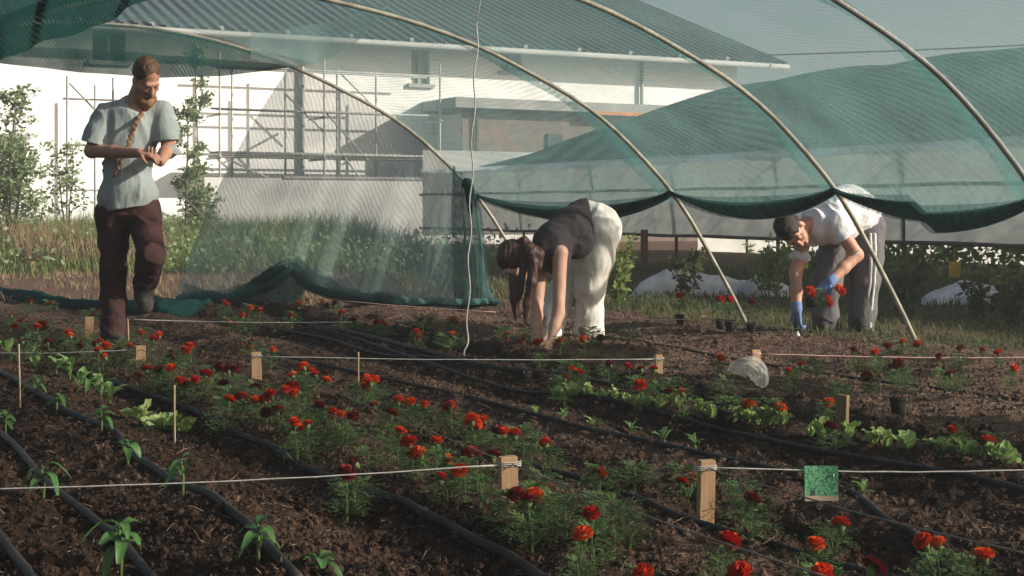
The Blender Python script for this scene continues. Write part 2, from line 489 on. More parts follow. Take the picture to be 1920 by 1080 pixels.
# wall as strips round the openings
def quad(a, b, c, d, mb): mb.add([a, b, c, d], [(0, 1, 2, 3)])
us = sorted([UL, UR] + [u - w for u, w, z, h, _ in openings] + [u + w for u, w, z, h, _ in openings])
for a, b in zip(us[:-1], us[1:]):
    hole = next((o for o in openings if abs(a - (o[0] - o[1])) < 1e-6), None)
    if hole is None: quad(wp(a, -.3), wp(b, -.3), wp(b, EZ), wp(a, EZ), m)
    else:
        _, _, z, h, _ = hole
        quad(wp(a, -.3), wp(b, -.3), wp(b, z - h), wp(a, z - h), m); quad(wp(a, z + h), wp(b, z + h), wp(b, EZ), wp(a, EZ), m)
        for (p, q) in (((a, z - h), (b, z - h)), ((b, z - h), (b, z + h)), ((b, z + h), (a, z + h)), ((a, z + h), (a, z - h))):
            quad(wp(*p), wp(*q), wp(*q, -.2), wp(*p, -.2), m)
quad(wp(UR, -.3), wp(UR, -.3, -9), wp(UR, 8.3, -9), wp(UR, EZ, 0), m)
quad(wp(UL, -.3), wp(UL, EZ), wp(UL, 8.3, -9), wp(UL, -.3, -9), m)
m.obj('wall', M['wall'], bld)
for u, w, z, h, mm in openings:
    k = MB(); k.add([wp(u - w, z - h, -.15), wp(u + w, z - h, -.15), wp(u + w, z + h, -.15), wp(u - w, z + h, -.15)], [(0, 1, 2, 3)])
    wo = k.obj('window', mm, bld)
    k = MB()
    B = Matrix((( C3.x, N3.x, 0, 0), (C3.y, N3.y, 0, 0), (0, 0, 1, 0), (0, 0, 0, 1)))
    def lb(c, d):
        Mx = Matrix.Translation(WB) @ B
        k.box(c, d, Mx)
    lb((u, -.1, z), (.07, .07, 2 * h)); lb((u, -.1, z + h - .05), (2 * w, .08, .1)); lb((u, .03, z - h - .05), (2 * w + .2, .14, .09))
    k.obj('window_frame', M['frame'], wo)
# faint wall pilasters / gutters
for u in (-8.2, 1.1, 10.6):
    k = MB(); k.tube([wp(u, .0, .09), wp(u, EZ - .1, .09)], .05, 8); k.obj('downpipe', M['frame'], bld, True)
# roof: separate ribbed sheets
pitch = math.atan(.36); OV = .85
def rp(u, d, h=0.0):
    """u along the eave, d up the slope from the wall plane (negative = overhang), h above the sheet"""
    return wp(u, EZ + .12 + d * math.tan(pitch) + h * math.cos(pitch), -d - 0.0 + h * math.sin(pitch))
pw = .92
prof = []
for k_ in range(3):
    b0 = k_ * pw / 3
    prof += [(b0, 0), (b0 + .20, 0), (b0 + .225, .06), (b0 + .275, .06)]
prof.append((pw + .02, 0))
V = [Vector((a, h, 0)) for a, h in prof]
u = UL - .4; first = None; pm = None; ri = 0
while u < UR + .45:
    if pm is None:
        b = MB(); n = len(prof)
        V = [rp(u + a, -OV, h) - rp(u, -OV) for a, h in prof] + [rp(u + a, 8.6, h) - rp(u, -OV) for a, h in prof]
        b.add(V, [(i, i + 1, n + i + 1, n + i) for i in range(n - 1)])
        pm = b.me('roof_panel', M['roof'])
    put('roof_panel', pm, bld, loc=rp(u, -OV))
    u += pw; ri += 1
UE = u
b = MB(); b.add([rp(UL - .4, -OV, -.05), rp(UE, -OV, -.05), rp(UE, 0, -.05), rp(UL - .4, 0, -.05)], [(0, 1, 2, 3)])
b.add([rp(UL - .4, -OV, -.052), rp(UE, -OV, -.052), rp(UE, -OV, .012) - Vector((0, 0, .01)), rp(UL - .4, -OV, .0)], [(0, 1, 2, 3)])
b.obj('soffit', M['soffit'], bld)
b = MB(); b.tube([rp(UL - .4, -OV - .06, -.06), rp(UE, -OV - .06, -.06)], .07, 8); b.obj('gutter', M['frame'], bld, True)
for u in np.arange(-15, 14, 1.55):
    b = MB(); b.box((0, 0, 0), (.1, .75, .12), Matrix.Translation(wp(float(u), EZ - .02 - .12, .42)) @ B); b.obj('rafter_end', M['soffit'], bld)

# cable from the eave
t = MB(); A_ = wp(14.2, 5.05, .6); B_ = A_ + Vector((26, -14, 1.9))
t.tube([A_.lerp(B_, i / 16) - Vector((0, 0, .8 * math.sin(math.pi * i / 16))) for i in range(17)], .022, 5)
t.obj('power_cable', M['post'], None, True, label='thin dark cable running right from the roof corner across the sky', cat='cable')
# ---- scaffold along the wall
sc = thing('scaffold', 'grey tube scaffold standing against the white wall', 'scaffold')
lev = [1.12, 2.06, 3.02, 3.95]
def pole(name, a, b_, r=.026): 
    k = MB(); k.tube([a, b_], r, 6); return k.obj(name, M['scaf'], sc, True)
def ux(px, n): # u on plane n where pixel column is px
    k = (px - 960) / FPX; o = WB + N3 * n
    return (k * o.y - o.x) / (C3.x - k * C3.y)
cols_f = [126, 212, 412, 608, 825]; cols_b = [178, 435, 535, 632, 705]
for px in cols_f: pole('upright', wp(ux(px, 1.5), -.05, 1.5), wp(ux(px, 1.5), 4.25 if px > 250 else 3.6, 1.5))
for px in cols_b: pole('upright', wp(ux(px, .6), -.05, .6), wp(ux(px, .6), 4.1 if px > 250 else 3.5, .6))
uf0, uf1 = ux(395, 1.5), ux(832, 1.5)
for i, z in enumerate(lev):
    pole('ledger', wp(uf0, z, 1.5), wp(uf1 + random.uniform(-.2, .1), z, 1.5))
    pole('ledger', wp(ux(405, .6), z + .05, .6), wp(ux(800, .6), z + .05, .6))
    if z < 3.5: pole('ledger', wp(ux(118, 1.5), z + .1, 1.5), wp(ux(225, 1.5), z + .1, 1.5), .022)
for px in cols_f[2:]:
    for z in (1.0, 1.95, 2.9): pole('transom', wp(ux(px, 1.5), z, 1.6), wp(ux(px, 1.5), z, .5))
for a, z0, c_, z1 in ((130, 3.45, 205, 2.6), (535, 3.4, 610, 2.55), (612, 3.0, 690, 1.95), (412, 2.0, 560, 1.2), (700, 3.2, 640, 3.9), (640, 2.1, 690, 1.3)):
    pole('brace', wp(ux(a, 1.45), z0, 1.45), wp(ux(c_, 1.45), z1, 1.45), .02)
for z in (2.0, ):
    for j in range(3):
        b = MB()
        ua, ub = ux(400, 1.0), ux(800, 1.0)
        b.box(((ua + ub) / 2, .72 + .29 * j, z), (ub - ua, .26, .05), Matrix.Translation(WB) @ B); b.obj('plank', M['plank'], sc)

# ---- low brick annex in front of the wall
ann = thing('brick_annex', 'low brown brick annex with flat roof beside the scaffold', 'building')
ua = 4.55
b = MB(); b.box((ua + 5.2, .8 + .0, 1.55), (10.4, 1.55, 3.3), Matrix.Translation(WB) @ B); b.obj('wall', M['brick'], ann)
b = MB(); b.box((ua - .012, .80, 1.5), (.02, 1.5, 3.19), Matrix.Translation(WB) @ B); b.obj('rendered_side', M['render'], ann)
b = MB(); b.box((ua + 5.1, .98, 3.33), (10.9, 1.94, .24), Matrix.Translation(WB) @ B); rf = b.obj('roof', M['soffit'], ann)
b = MB(); b.box((ua + 4.6, 1.97, 3.19), (2.3, .06, .09), Matrix.Translation(WB) @ B); b.obj('eave_board', M['orange'], rf)
b = MB(); b.box((ua + 2.5, 1.60, 2.35), (.42, .08, .62), Matrix.Translation(WB) @ B); wo = b.obj('window', M['dark'], ann)
b = MB(); b.box((ua + 2.5, 1.66, 1.99), (.56, .1, .06), Matrix.Translation(WB) @ B); b.obj('sill', M['render'], wo)
b = MB(); b.tube([wp(ua + .35, .1, 1.66), wp(ua + .35, 3.2, 1.66)], .05, 6); b.obj('downpipe', M['post'], ann)

# ---- grey low wall / dark board in front of building at the right of the scaffold
b = MB(); b.box((ux(690, 2.2) + .5, 2.2, .55), (8.5, .12, 1.9), Matrix.Translation(WB) @ B)
lw = b.obj('concrete_wall', M['render'], None, label='low grey concrete wall at the foot of the white building', cat='wall')
b = MB(); b.box((ux(690, 2.2) + 1.1, 2.2, 1.52), (6.2, .2, .06), Matrix.Translation(WB) @ B); b.obj('coping', M['soffit'], lw)

# ---- meadow between the garden and the building
def blades(name, n, area, hmin, hmax, mat_, label, lean=.35, wid=.012, seedhead=0.0, kind='stuff', keep=None, cat='grass', ramp=None):
    x = area[0] + (area[1] - area[0]) * rng.random(n); y = area[2] + (area[3] - area[2]) * rng.random(n)
    if keep is not None:
        ok = keep(x, y); x = x[ok]; y = y[ok]; n = len(x)
    clump = vn(x * .55, y * .55, 33) * .75 + vn(x * 2.1, y * 2.1, 34) * .5
    hgt = (hmin + (hmax - hmin) * rng.random(n)) * (.45 + .8 * clump) * (ramp(x, y) if ramp is not None else 1)
    a = rng.random(n) * 6.283; ln = lean * (.3 + rng.random(n)) * hgt
    w = wid * (.6 + .8 * rng.random(n)) * (1 + y / 40)
    z = soil_height(x, y)
    base = np.stack([x, y, z - .01], 1)
    side = np.stack([np.cos(a + 1.57), np.sin(a + 1.57), 0 * a], 1) * w[:, None]
    d = np.stack([np.cos(a), np.sin(a), 0 * a], 1)
    mid = base + d * (ln * .3)[:, None] + np.array([0, 0, 1]) * (hgt * .6)[:, None]
    tip = base + d * ln[:, None] + np.array([0, 0, 1]) * (hgt * (1 - .15 * rng.random(n)))[:, None]
    V = np.stack([base - side, base + side, mid + side * .8, mid - side * .8, tip], 1).reshape(-1, 3)
    o = np.arange(n)[:, None] * 5
    F3 = np.concatenate([o + np.array([[0, 1, 2]]), o + np.array([[0, 2, 3]]), o + np.array([[3, 2, 4]])], 0)
    me = mesh_np(name, V, F3, mat_, False)
    return put(name, me, kind=kind, label=label, cat=cat)

def west(x, y): return (qof(x, y) < 9.6 + .35 * np.sin(y)) & (y + 2.6 * (rng.random(len(x)) - .5) * rng.random(len(x)) > 17.6 + 2.6 * vn(x * .8, y * .3, 51))
blades('meadow_grass', 120000, (-16, 5, 17.5, 31), .40, .95, M['grass'], 'tall green meadow grass between the garden and the building', keep=west, wid=.0045, lean=.55, ramp=lambda x, y: .28 + .62 * smooth01(y, 17.5, 25))
blades('seed_heads', 26000, (-14, -3, 17.5, 26), .40, .85, M['grass_dry'], 'dry brownish grass heads at the left edge of the meadow', lean=.5, wid=.004,
       keep=lambda x, y: (y > 18.6) & (vn(x * .7, y * .7, 61) > .45) & (x / y < -.24))

blades('strip_grass', 16000, (-9, 2, 12.6, 19.5), .03, .13, M['grass_dry'], 'short dry grass and stubble on the bare strip beyond the net', lean=1.2, wid=.003,
       keep=lambda x, y: (qof(x, y) < 9.4) & (vn(x * 1.7, y * 1.7, 81) > .42))
def broad(n):
    x = -12 + 15 * rng.random(n); y = 18.2 + 9 * rng.random(n) ** 1.4
    ok = (vn(x * .6, y * .6, 91) > .5) & (qof(x, y) < 9.6); x = x[ok]; y = y[ok]
    return x, y, soil_height(x, y) + rng.random(len(x)) * (.2 + .55 * vn(x * 1.1, y * 1.1, 92))
# ---- weeds outside the right side of the tunnel
def weedzone(x, y):
    q = qof(x, y)
    return (q > 6.15) & (q < 10.8) & (y > 8.6)
blades('verge_weeds', 60000, (-1.5, 8, 8.6, 19), .05, .24, M['weed'], 'dark weeds and grass on the verge beside the tunnel', keep=weedzone, lean=.8, wid=.0045, cat='weeds', ramp=lambda x, y: .5 + .5 * smooth01(qof(x, y), 8.6, 10.2))

# ================================================================== TUNNEL FRAME AND NETS
PROF = [(0, 0), (.3, .46), (.62, .91), (1.03, 1.30), (1.38, 1.55), (1.81, 1.76), (2.29, 1.95), (2.83, 2.09), (3.30, 2.155), (3.6, 2.165)]
PA = np.array(PROF)
full = PROF + [(7.2 - a, z) for a, z in PROF[-2::-1]]
FULL = spline([Vector((a, 0, z)) for a, z in full], 6)
FA = np.array([(p.x, p.z) for p in FULL])
S_ = np.concatenate([[0], np.cumsum(np.hypot(np.diff(FA[:, 0]), np.diff(FA[:, 1])))])
def arc(s):
    """distance along the hoop from the right foot -> (a, z)"""
    return float(np.interp(s, S_, FA[:, 0])), float(np.interp(s, S_, FA[:, 1]))
def s_of_a(a): return float(np.interp(a, FA[:, 0], S_))
FEET = {1: Vector((3.20, 7.48, 0)), 2: Vector((2.58, 9.07, 0)), 3: Vector((1.74, 10.54, 0)), 4: Vector((.29, 11.89, 0))}
FEET[0] = FEET[1] - R3 * 1.72; FEET[-1] = FEET[0] - R3 * 1.72; FEET[-2] = FEET[-1] - R3 * 1.72
def hp(k, s, out=0.0):
    a, z = arc(s)
    a2, z2 = arc(s + .02)
    nx_, nz_ = (z2 - z), -(a2 - a); L_ = math.hypot(nx_, nz_) + 1e-9   # inward
    a -= 0; 
    fl = math.floor(k); fr = k - fl
    f0 = FEET[fl]; f1 = FEET[min(fl + 1, 4)]
    # k counts hoops, 4 = far end
    base = f0 * (1 - fr) + f1 * fr
    z += .06 * float(smooth01(np.array(a), 2.9, 4.2)) * max(0.0, 1 - abs(k - 3))
    return base - C3 * (a + out * (nx_ / L_)) + Vector((0, 0, z - out * nz_ / L_ * 1.0))
names = {4: 'pale arched tunnel hoop at the far end, left of the woman', 3: 'arched tunnel hoop crossing above the bent woman', 2: 'pale arched tunnel hoop in front of the man in the white shirt',
         1: 'arched tunnel hoop at the right edge of the photo', 0: 'tunnel hoop overhead nearest the viewer on the right', -1: 'tunnel hoop overhead just behind the viewer', -2: 'tunnel hoop standing behind the viewer'}
for k in (4, 3, 2, 1, 0, -1, -2):
    t = MB()
    pts = [FEET[k] - C3 * p.x + Vector((0, 0, p.z)) for p in FULL[::2]]
    if k == 3: pts = [p + Vector((0, 0, .06 * float(smooth01(np.array(q.x), 2.9, 4.2)))) for p, q in zip(pts, FULL[::2])]
    pts[0] = pts[0] - Vector((0, 0, .15)) - C3 * -.08; pts[-1] = pts[-1] - Vector((0, 0, .15))
    t.tube(pts, .0155, 8)
    t.obj('tunnel_hoop', M['hoop'] if k != 1 else M['hoop_g'], None, True, label=names[k], cat='hoop', group='hoops of the net tunnel')

SM = S_[-1]
def hem_s(k):
    """arc length at which the right-hand net edge hangs, swagged between the hoops"""
    fr = k - math.floor(k)
    tie = s_of_a(.63) if k > 1.5 else s_of_a(.58)
    return tie - .20 * math.sin(math.pi * fr) ** .8 * (1.2 if k > 3 else 1.0)
def roof_pt(k, s):
    fr = k - math.floor(k)
    sag = math.sin(math.pi * fr)
    wr = .03 * (vn(np.array([k * 3.1]), np.array([s * 1.2]), 5)[0] - .5) + .012 * (vn(np.array([k * 14.]), np.array([s * 2.]), 6)[0] - .5)
    p = hp(k, s, 0.03)
    inward = .055 * sag
    a, z = arc(s); cen = Vector((0, 0, -.5))
    axis_p = hp(k, SM / 2); d = Vector((axis_p.x, axis_p.y, .3)) - p; d.normalize()
    return p + d * (inward + wr * sag - .01)
NK, NS = 84, 90
k0, k1 = -2.0, 4.0
sl = SM - .95
V = []
for i in range(NK + 1):
    k = min(k0 + (k1 - k0) * i / NK, 3.9999)
    sa = hem_s(k)
    for j in range(NS + 1):
        V.append(roof_pt(k, sa + (sl - sa) * j / NS))
Fq = [(i * (NS + 1) + j, (i + 1) * (NS + 1) + j, (i + 1) * (NS + 1) + j + 1, i * (NS + 1) + j + 1) for i in range(NK) for j in range(NS)]
rn = put('shade_net', mesh('shade_net', V, Fq, M['net'], True), None, 'green shade net stretched over the tunnel hoops with swagged lower hem', 'net')
# doubled strips of net where the sheets overlap along the hoops
for kk in (0, 1, 2, 3):
    V2 = []
    for i in range(5):
        k = kk + .004 + .0165 * i
        for j in range(81):
            s_ = s_of_a(.60) + (SM - 1.1 - s_of_a(.60)) * j / 80
            kj = kk + (k - kk) * (.75 + .6 * float(vn(np.array([j * .23]), np.array([kk * 3.]), 7)[0]))
            V2.append(roof_pt(kj, s_) + Vector((0, 0, -.012 + .008 * math.sin(i * 2.1 + j * .4))))
    F2 = [(i * 81 + j, (i + 1) * 81 + j, (i + 1) * 81 + j + 1, i * 81 + j + 1) for i in range(4) for j in range(80)]
    put('overlap_strip', mesh('overlap_strip', V2, F2, M['net_strip'], True), rn)
# gathered hem of the roof net
hem = []
for i in range(6 * 24 + 1):
    k = min(k0 + (k1 - k0) * i / 144, 3.9999)
    hem.append(roof_pt(k, hem_s(k)))
def hem_grid(u, v):
    i = u * (len(hem) - 1); a = int(min(i, len(hem) - 2)); p = hem[a].lerp(hem[a + 1], i - a)
    k = k0 + (k1 - k0) * u; fr = k - math.floor(k); hgt = .045 + .10 * math.sin(math.pi * fr)
    w = v * 2 * math.pi
    q = roof_pt(min(k, 3.9999), hem_s(min(k, 3.9999)) + hgt)
    ax = (q - p)
    lum = 1 + .5 * (float(vn(np.array([u * 90.]), np.array([v * 3.]), 3)[0]) - .5)
    return p + ax * (.5 - .5 * math.cos(w)) + (-C3) * (math.sin(w) * .022 * lum + .02)
t = MB(); t.grid(hem_grid, 168, 12)
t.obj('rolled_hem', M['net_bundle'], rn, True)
# second hem fold, thinner
def fold_grid(u, v):
    k = k0 + (k1 - k0) * u; k = min(k, 3.9999); fr = k - math.floor(k)
    s0 = hem_s(k) + .02 + .16 * v * (.25 + math.sin(math.pi * fr))
    p = roof_pt(k, s0)
    return p - C3 * (.035 + .02 * math.sin(v * 3.1 + k * 5)) + Vector((0, 0, -.02))
t = MB(); t.grid(fold_grid, 168, 6); t.obj('hem_fold', M['net_thick'], rn, True)

# dark loose sheet of net hanging over the left side, near the viewer
def loose(u, v):
    top0 = at(-260, -130, 5.6); top1 = at(380, -120, 7.2)
    bot0 = at(-260, 180, 5.5); bot1 = at(320, -18, 7.0)
    a = top0.lerp(top1, u); b_ = bot0.lerp(bot1, u)
    p = a.lerp(b_, v)
    p.z -= .05 * math.sin(math.pi * u) * v
    p.y += .05 * math.sin(u * 17 + v * 2) + .03 * math.sin(u * 43)
    return p
t = MB(); t.grid(loose, 60, 16)
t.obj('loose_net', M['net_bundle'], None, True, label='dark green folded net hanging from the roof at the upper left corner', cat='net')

# valance of net gathered under the far hoop (left half)
def hoop4_px(px):
    """point on hoop 4 for a pixel column"""
    best = None
    for p in FULL:
        q = FEET[4] - C3 * p.x + Vector((0, 0, p.z))
        d = abs(960 + FPX * q.x / q.y - px)
        if best is None or d < best[0]: best = (d, q)
    return best[1]
H4 = [FEET[4] - C3 * p.x + Vector((0, 0, p.z)) for p in FULL]
def h4(px):
    X = np.array([960 + FPX * q.x / q.y for q in H4]); o = np.argsort(X)
    i = np.interp(px, X[o], np.arange(len(o))); a = int(min(i, len(o) - 2)); f_ = i - a
    return H4[o[a]].lerp(H4[o[a + 1]], f_)
vb = [(-300, 85), (-100, 108), (0, 120), (150, 137), (300, 147), (420, 143), (500, 133), (548, 126)]
def valance(u, v):
    px = -300 + 848 * u
    a = h4(px)
    py = np.interp(px, [p[0] for p in vb], [p[1] for p in vb])
    b_ = at(px, py, a.y)
    if b_.z > a.z: b_ = a.copy()
    p = a.lerp(b_, v)
    return p - R3 * (.04 + .035 * math.sin(v * 3.14) + .012 * math.sin(px * .05 + v * 4))
t = MB(); t.grid(valance, 80, 12)
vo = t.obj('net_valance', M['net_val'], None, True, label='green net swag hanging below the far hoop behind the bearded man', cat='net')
def valance2(u, v):
    p = valance(u, .55 + .45 * v); return p - R3 * (.03 + .01 * math.sin(u * 60))
t = MB(); t.grid(valance2, 80, 4); t.obj('swag_fold', M['net_val'], vo, True)
def flap(u, v):
    px = 470 + 260 * u
    a = h4(px); a3 = at(px, np.interp(px, [470, 560, 640, 700, 730], [62, 50, 36, 14, 4]), 11.2)
    py = np.interp(px, [470, 548, 600, 660, 700, 730], [110, 126, 117, 88, 50, 6])
    b_ = at(px, py, a.y - .25)
    p = a3.lerp(b_, v); p.y -= .02 * math.sin(px * .06)
    return p
t = MB(); t.grid(flap, 40, 8); t.obj('swag_flap', M['net_veil'], vo, True)

# end curtain of net to the right of the far opening
bot = [(325, 566), (400, 570), (455, 556), (500, 538), (540, 508), (562, 534), (610, 552), (680, 568), (760, 577), (850, 579), (925, 572)]
def curtain(u, v):
    # top edge follows the far hoop from its tie at (545,125) to (885,375)
    pt = 545 + 345 * u
    top = h4(pt)
    pb = 325 + 600 * u
    py = np.interp(pb, [p[0] for p in bot], [p[1] for p in bot])
    Yb = FPX * CZ / (578 - HZ) + .15
    b_ = at(pb, py, Yb)
    w = v ** 1.15
    p = top.lerp(b_, w)
    # the left edge is drawn back in a curve
    bow = math.sin(math.pi * v) * (1 - u) ** 1.5
    p += Vector((-.10, 0, 0)) * bow
    fold = .05 * math.sin(u * 34 + 3 * v) * (.25 + u) * v + .025 * math.sin(u * 71 + v * 5) * v + (.05 * math.sin(u * 120) * max(0, u - .84) * 6)
    return p - R3 * fold
t = MB(); t.grid(curtain, 130, 40)
cu = t.obj('net_curtain', M['net_veil'], None, True, label='green net curtain hanging from the far hoop to the ground left of the woman', cat='net')
def curtain_roll(u, v):
    p = curtain(u, 1.0); w = v * 2 * math.pi
    hgt = .045 + .03 * float(vn(np.array([u * 14.]), np.array([0.]), 5)[0]) + (.02 if .25 < u < .45 else 0)
    q = curtain(u, 1 - hgt / 1.3)
    return p.lerp(q, .5 - .5 * math.cos(w)) - R3 * (-.05 * math.sin(w)) - R3 * -.03
for j in range(7):
    def strip(u, v, j=j):
        n1 = float(vn(np.array([u * 11. + j * 7]), np.array([j * 3.1]), 40)[0]); n2 = float(vn(np.array([u * 45. + j * 3]), np.array([v * 2 + j]), 41)[0])
        knot = math.exp(-((u - .36) / .05) ** 2)
        hgt = (.015 + .045 * n1 + .02 * knot) * (.5 + j * .2)
        p = curtain(u, 1 + .01 * (j % 3) - hgt * (1 - v)); p.z = max(p.z, .01 + .004 * j)
        return p - R3 * (.02 + .02 * j + .05 * (n2 - .5) + .04 * math.sin(math.pi * v))
    t = MB(); t.grid(strip, 150, 4); t.obj('hem_layer', M['net_bundle'] if j < 2 else M['net_thick'], cu, True)
for j in range(3):
    def gath(u, v, j=j):
        uu = .10 + .30 * u; p = curtain(uu, 1.0); g = p.copy(); g.z = .015
        g.x -= .10 * v * (1 - u) + .05 * j * v
        q = p.lerp(g, v ** .8); n2 = float(vn(np.array([u * 16. + j * 5]), np.array([v * 2. + j]), 44)[0])
        return q - R3 * (.03 + .03 * j + .10 * (n2 - .5))
    t = MB(); t.grid(gath, 50, 8); t.obj('gathered_fold', M['net_thick'], cu, True)
def curtain_low(u, v):
    u = .42 + .58 * u
    p = curtain(u, .86 + .14 * v - .05 * math.sin(u * 23) * (1 - v)); return p + R3 * -.05
t = MB(); t.grid(curtain_low, 130, 8); t.obj('lower_fold', M['net_veil'], cu, True)
def curtain_side(u, v):
    p = curtain(.86 + .14 * u, v); return p + R3 * (-.07 - .03 * math.sin(u * 30))
t = MB(); t.grid(curtain_side, 30, 30); t.obj('gathered_side', M['net_thick'], cu, True)
# knot where curtain and roof net are tied to the hoop
t = MB()
p0 = h4(878)
t.tube(spline([p0 + Vector((-.03, -.05, .06)), p0 + Vector((.0, -.06, .0)), p0 + Vector((.01, -.05, -.09)), p0 + Vector((.02, -.04, -.24))], 5), [.015, .03, .045, .05, .05, .045, .04, .035, .04, .035, .03, .03, .025, .022, .02, .01], 8)
t.obj('tie_knot', M['net_bundle'], cu, True)
# bundle lying on the ground to the left of the curtain
gb = [(-120, 548), (0, 560), (80, 572), (180, 585), (280, 592), (360, 588), (430, 572), (480, 545), (540, 505)]
pts = []
for i, (x, y) in enumerate(gb):
    p = gnd(x, y); 
    if y < 560 and x > 400: p = at(x, y, 12.2)
    p.z = max(p.z, gz(p.x, p.y)) + .04
    pts.append(p)
sp = spline(pts, 10)
t = MB()
def bundle(u, v):
    i = u * (len(sp) - 1); a = int(min(i, len(sp) - 2)); p = sp[a].lerp(sp[a + 1], i - a); w = v * 2 * math.pi
    n1 = float(vn(np.array([u * 26.]), np.array([v * 5.]), 8)[0]); n2 = float(vn(np.array([u * 90. + v * 9]), np.array([v * 9.]), 9)[0])
    r = .06 * (.6 + .7 * n1 + .35 * n2)
    return p + Vector((0, math.cos(w) * r * 2.2, math.sin(w) * r * .95))
t.grid(bundle, 180, 18)
t.obj('net_bundle', M['net_bundle'], None, True, label='dark green net bundle lying on the ground behind the bearded man', cat='net')
def drape(u, v):
    i = u * (len(sp) - 1); a = int(min(i, len(sp) - 2)); p = sp[a].lerp(sp[a + 1], i - a)
    n_ = .05 * (float(vn(np.array([u * 22.]), np.array([v * 2.]), 8)[0]) - .5)
    return p + Vector((0, .05 + .55 * v, .05 + .05 * math.sin(v * 3.1) - .12 * v * v + n_))
# hanging twine
tw = MB()
P = [gnd(868, 682, .02), at(876, 630, 7.78), at(880, 480, 7.8), at(884, 330, 7.82), at(890, 160, 7.85), at(897, 20, 7.9), at(899, -60, 8.0)]
sp2 = spline(P, 8)
sp2 = [p + Vector((.008 * math.sin(i * 1.1), 0, 0)) for i, p in enumerate(sp2)]
tw.tube(sp2, .0042, 5)
tw.obj('hanging_twine', M['string'], None, True, label='long white twine hanging from the roof down to the beds', cat='twine')
# thin dark slanting line and pale hanging string in the far opening
for i, (a, b_, lab) in enumerate([((325, 352, 13.0), (452, 472, 13.0), 'thin dark line slanting down to the knot of net'), ((487, 400, 12.4), (452, 528, 12.2), 'thin pale string hanging beside the net knot')]):
    t = MB(); t.tube([at(*a), at(*b_)], .004, 5)
    t.obj('thin_line', M['string_grey'], None, True, label=lab, cat='string')

# ================================================================== SECOND TUNNEL (right, behind)
P0 = Vector((4.3, 14.6, 0))
def tb(t_, dq, z): return P0 + R3 * t_ + C3 * dq + Vector((0, 0, z))
T0, T1 = -9.0, 12.6
tun = thing('net_tunnel', 'second tunnel with dark green roof net and grey white side cloth', 'tunnel')
arcB = [(0.0, 1.50), (.25, 1.86), (.7, 2.22), (1.3, 2.5), (2.1, 2.72), (3.0, 2.82), (3.9, 2.72), (4.7, 2.5), (5.3, 2.22), (5.75, 1.86), (6.0, 1.5)]
aB = spline([Vector((a, 0, z)) for a, z in arcB], 4)
def taperB(t_): return 1 - .93 * float(smooth01(np.array(t_), 4.5, 12.8)) ** 1.3
def roofB(u, v):
    i = v * (len(aB) - 1); a = int(min(i, len(aB) - 2)); p = aB[a].lerp(aB[a + 1], i - a)
    t_ = T0 + (T1 - T0) * u
    sag = .04 * math.sin(t_ * math.pi / 2.1) ** 2 + .03 * float(vn(np.array([t_ * 1.7]), np.array([v * 4]), 4)[0])
    taper = taperB(t_)
    return tb(t_, p.x, 1.5 + (p.z - 1.5) * taper - sag * (1 if .03 < v < .97 else 0))
t = MB(); t.grid(roofB, 110, 40); t.obj('roof_net', M['net_b'], tun, True)
def sideB(z0, z1, dq):
    def fn(u, v):
        t_ = T0 + (T1 - T0) * u
        return tb(t_, dq + .03 * math.sin(t_ * 3.1 + v * 2) + .02 * math.sin(t_ * 7.7), z0 + (z1 - z0) * v - .02 * math.sin(t_ * 3) ** 2 * (1 - v))
    return fn
t = MB(); t.grid(sideB(.50, 1.10, -.02), 110, 5); t.obj('lower_side_cloth', M['fleece'], tun, True)
t = MB(); t.grid(sideB(1.09, 1.47, -.03), 110, 4); t.obj('upper_side_cloth', M['fleece'], tun, True)
t = MB(); t.grid(sideB(1.44, 1.53, -.05), 110, 2); t.obj('hem_band', M['fleece_band'], tun, True)
t = MB(); t.grid(sideB(-.02, 1.5, 6.02), 90, 5); t.obj('far_side_cloth', M['fleece'], tun, True)
t = MB(); t.grid(lambda u, v: tb(T1, 6 * u, 1.55 * v + .35), 20, 6); t.obj('end_cloth', M['fleece'], tun, True)
for z, r in ((.49, .024), (1.09, .022)):
    t = MB(); t.tube([tb(T0 + (T1 - T0) * i / 30, -.055, z + .006 * math.sin(i * 2.2)) for i in range(31)], r, 6); t.obj('rail', M['post'], tun, True)
for i, t_ in enumerate(np.arange(-8, 12.7, 2.1)):
    t_ = float(t_)
    t = MB(); t.tube([tb(t_, .02, -.1), tb(t_, .02, 1.5)], .024, 6); t.obj('post', M['post'], tun, True)
    t = MB(); t.tube([tb(t_, p.x, 1.5 + (p.z - 1.5) * taperB(t_) - .06) for p in aB[::2]], .018, 6); t.obj('hoop', M['post'], tun, True)
    t = MB(); t.tube([tb(t_, 5.98, -.1), tb(t_, 5.98, 1.5)], .024, 6); t.obj('post', M['rust'], tun, True)
t = MB(); t.tube([tb(-.35, .0, .48), tb(-.02, .0, .30)], .012, 6); t.obj('brace', M['post'], tun)
t = MB(); t.tube([tb(7.6, .1, .5), tb(6.6, .1, 0.0)], .014, 6); t.obj('brace', M['post'], tun)
t = MB(); t.box((0, 0, .3), (.09, .07, .75), Matrix.Translation(at(1208, 500, 18.3) * 1.0 - Vector((0, 0, .2)))); t.obj('timber_post', M['rust'], tun)
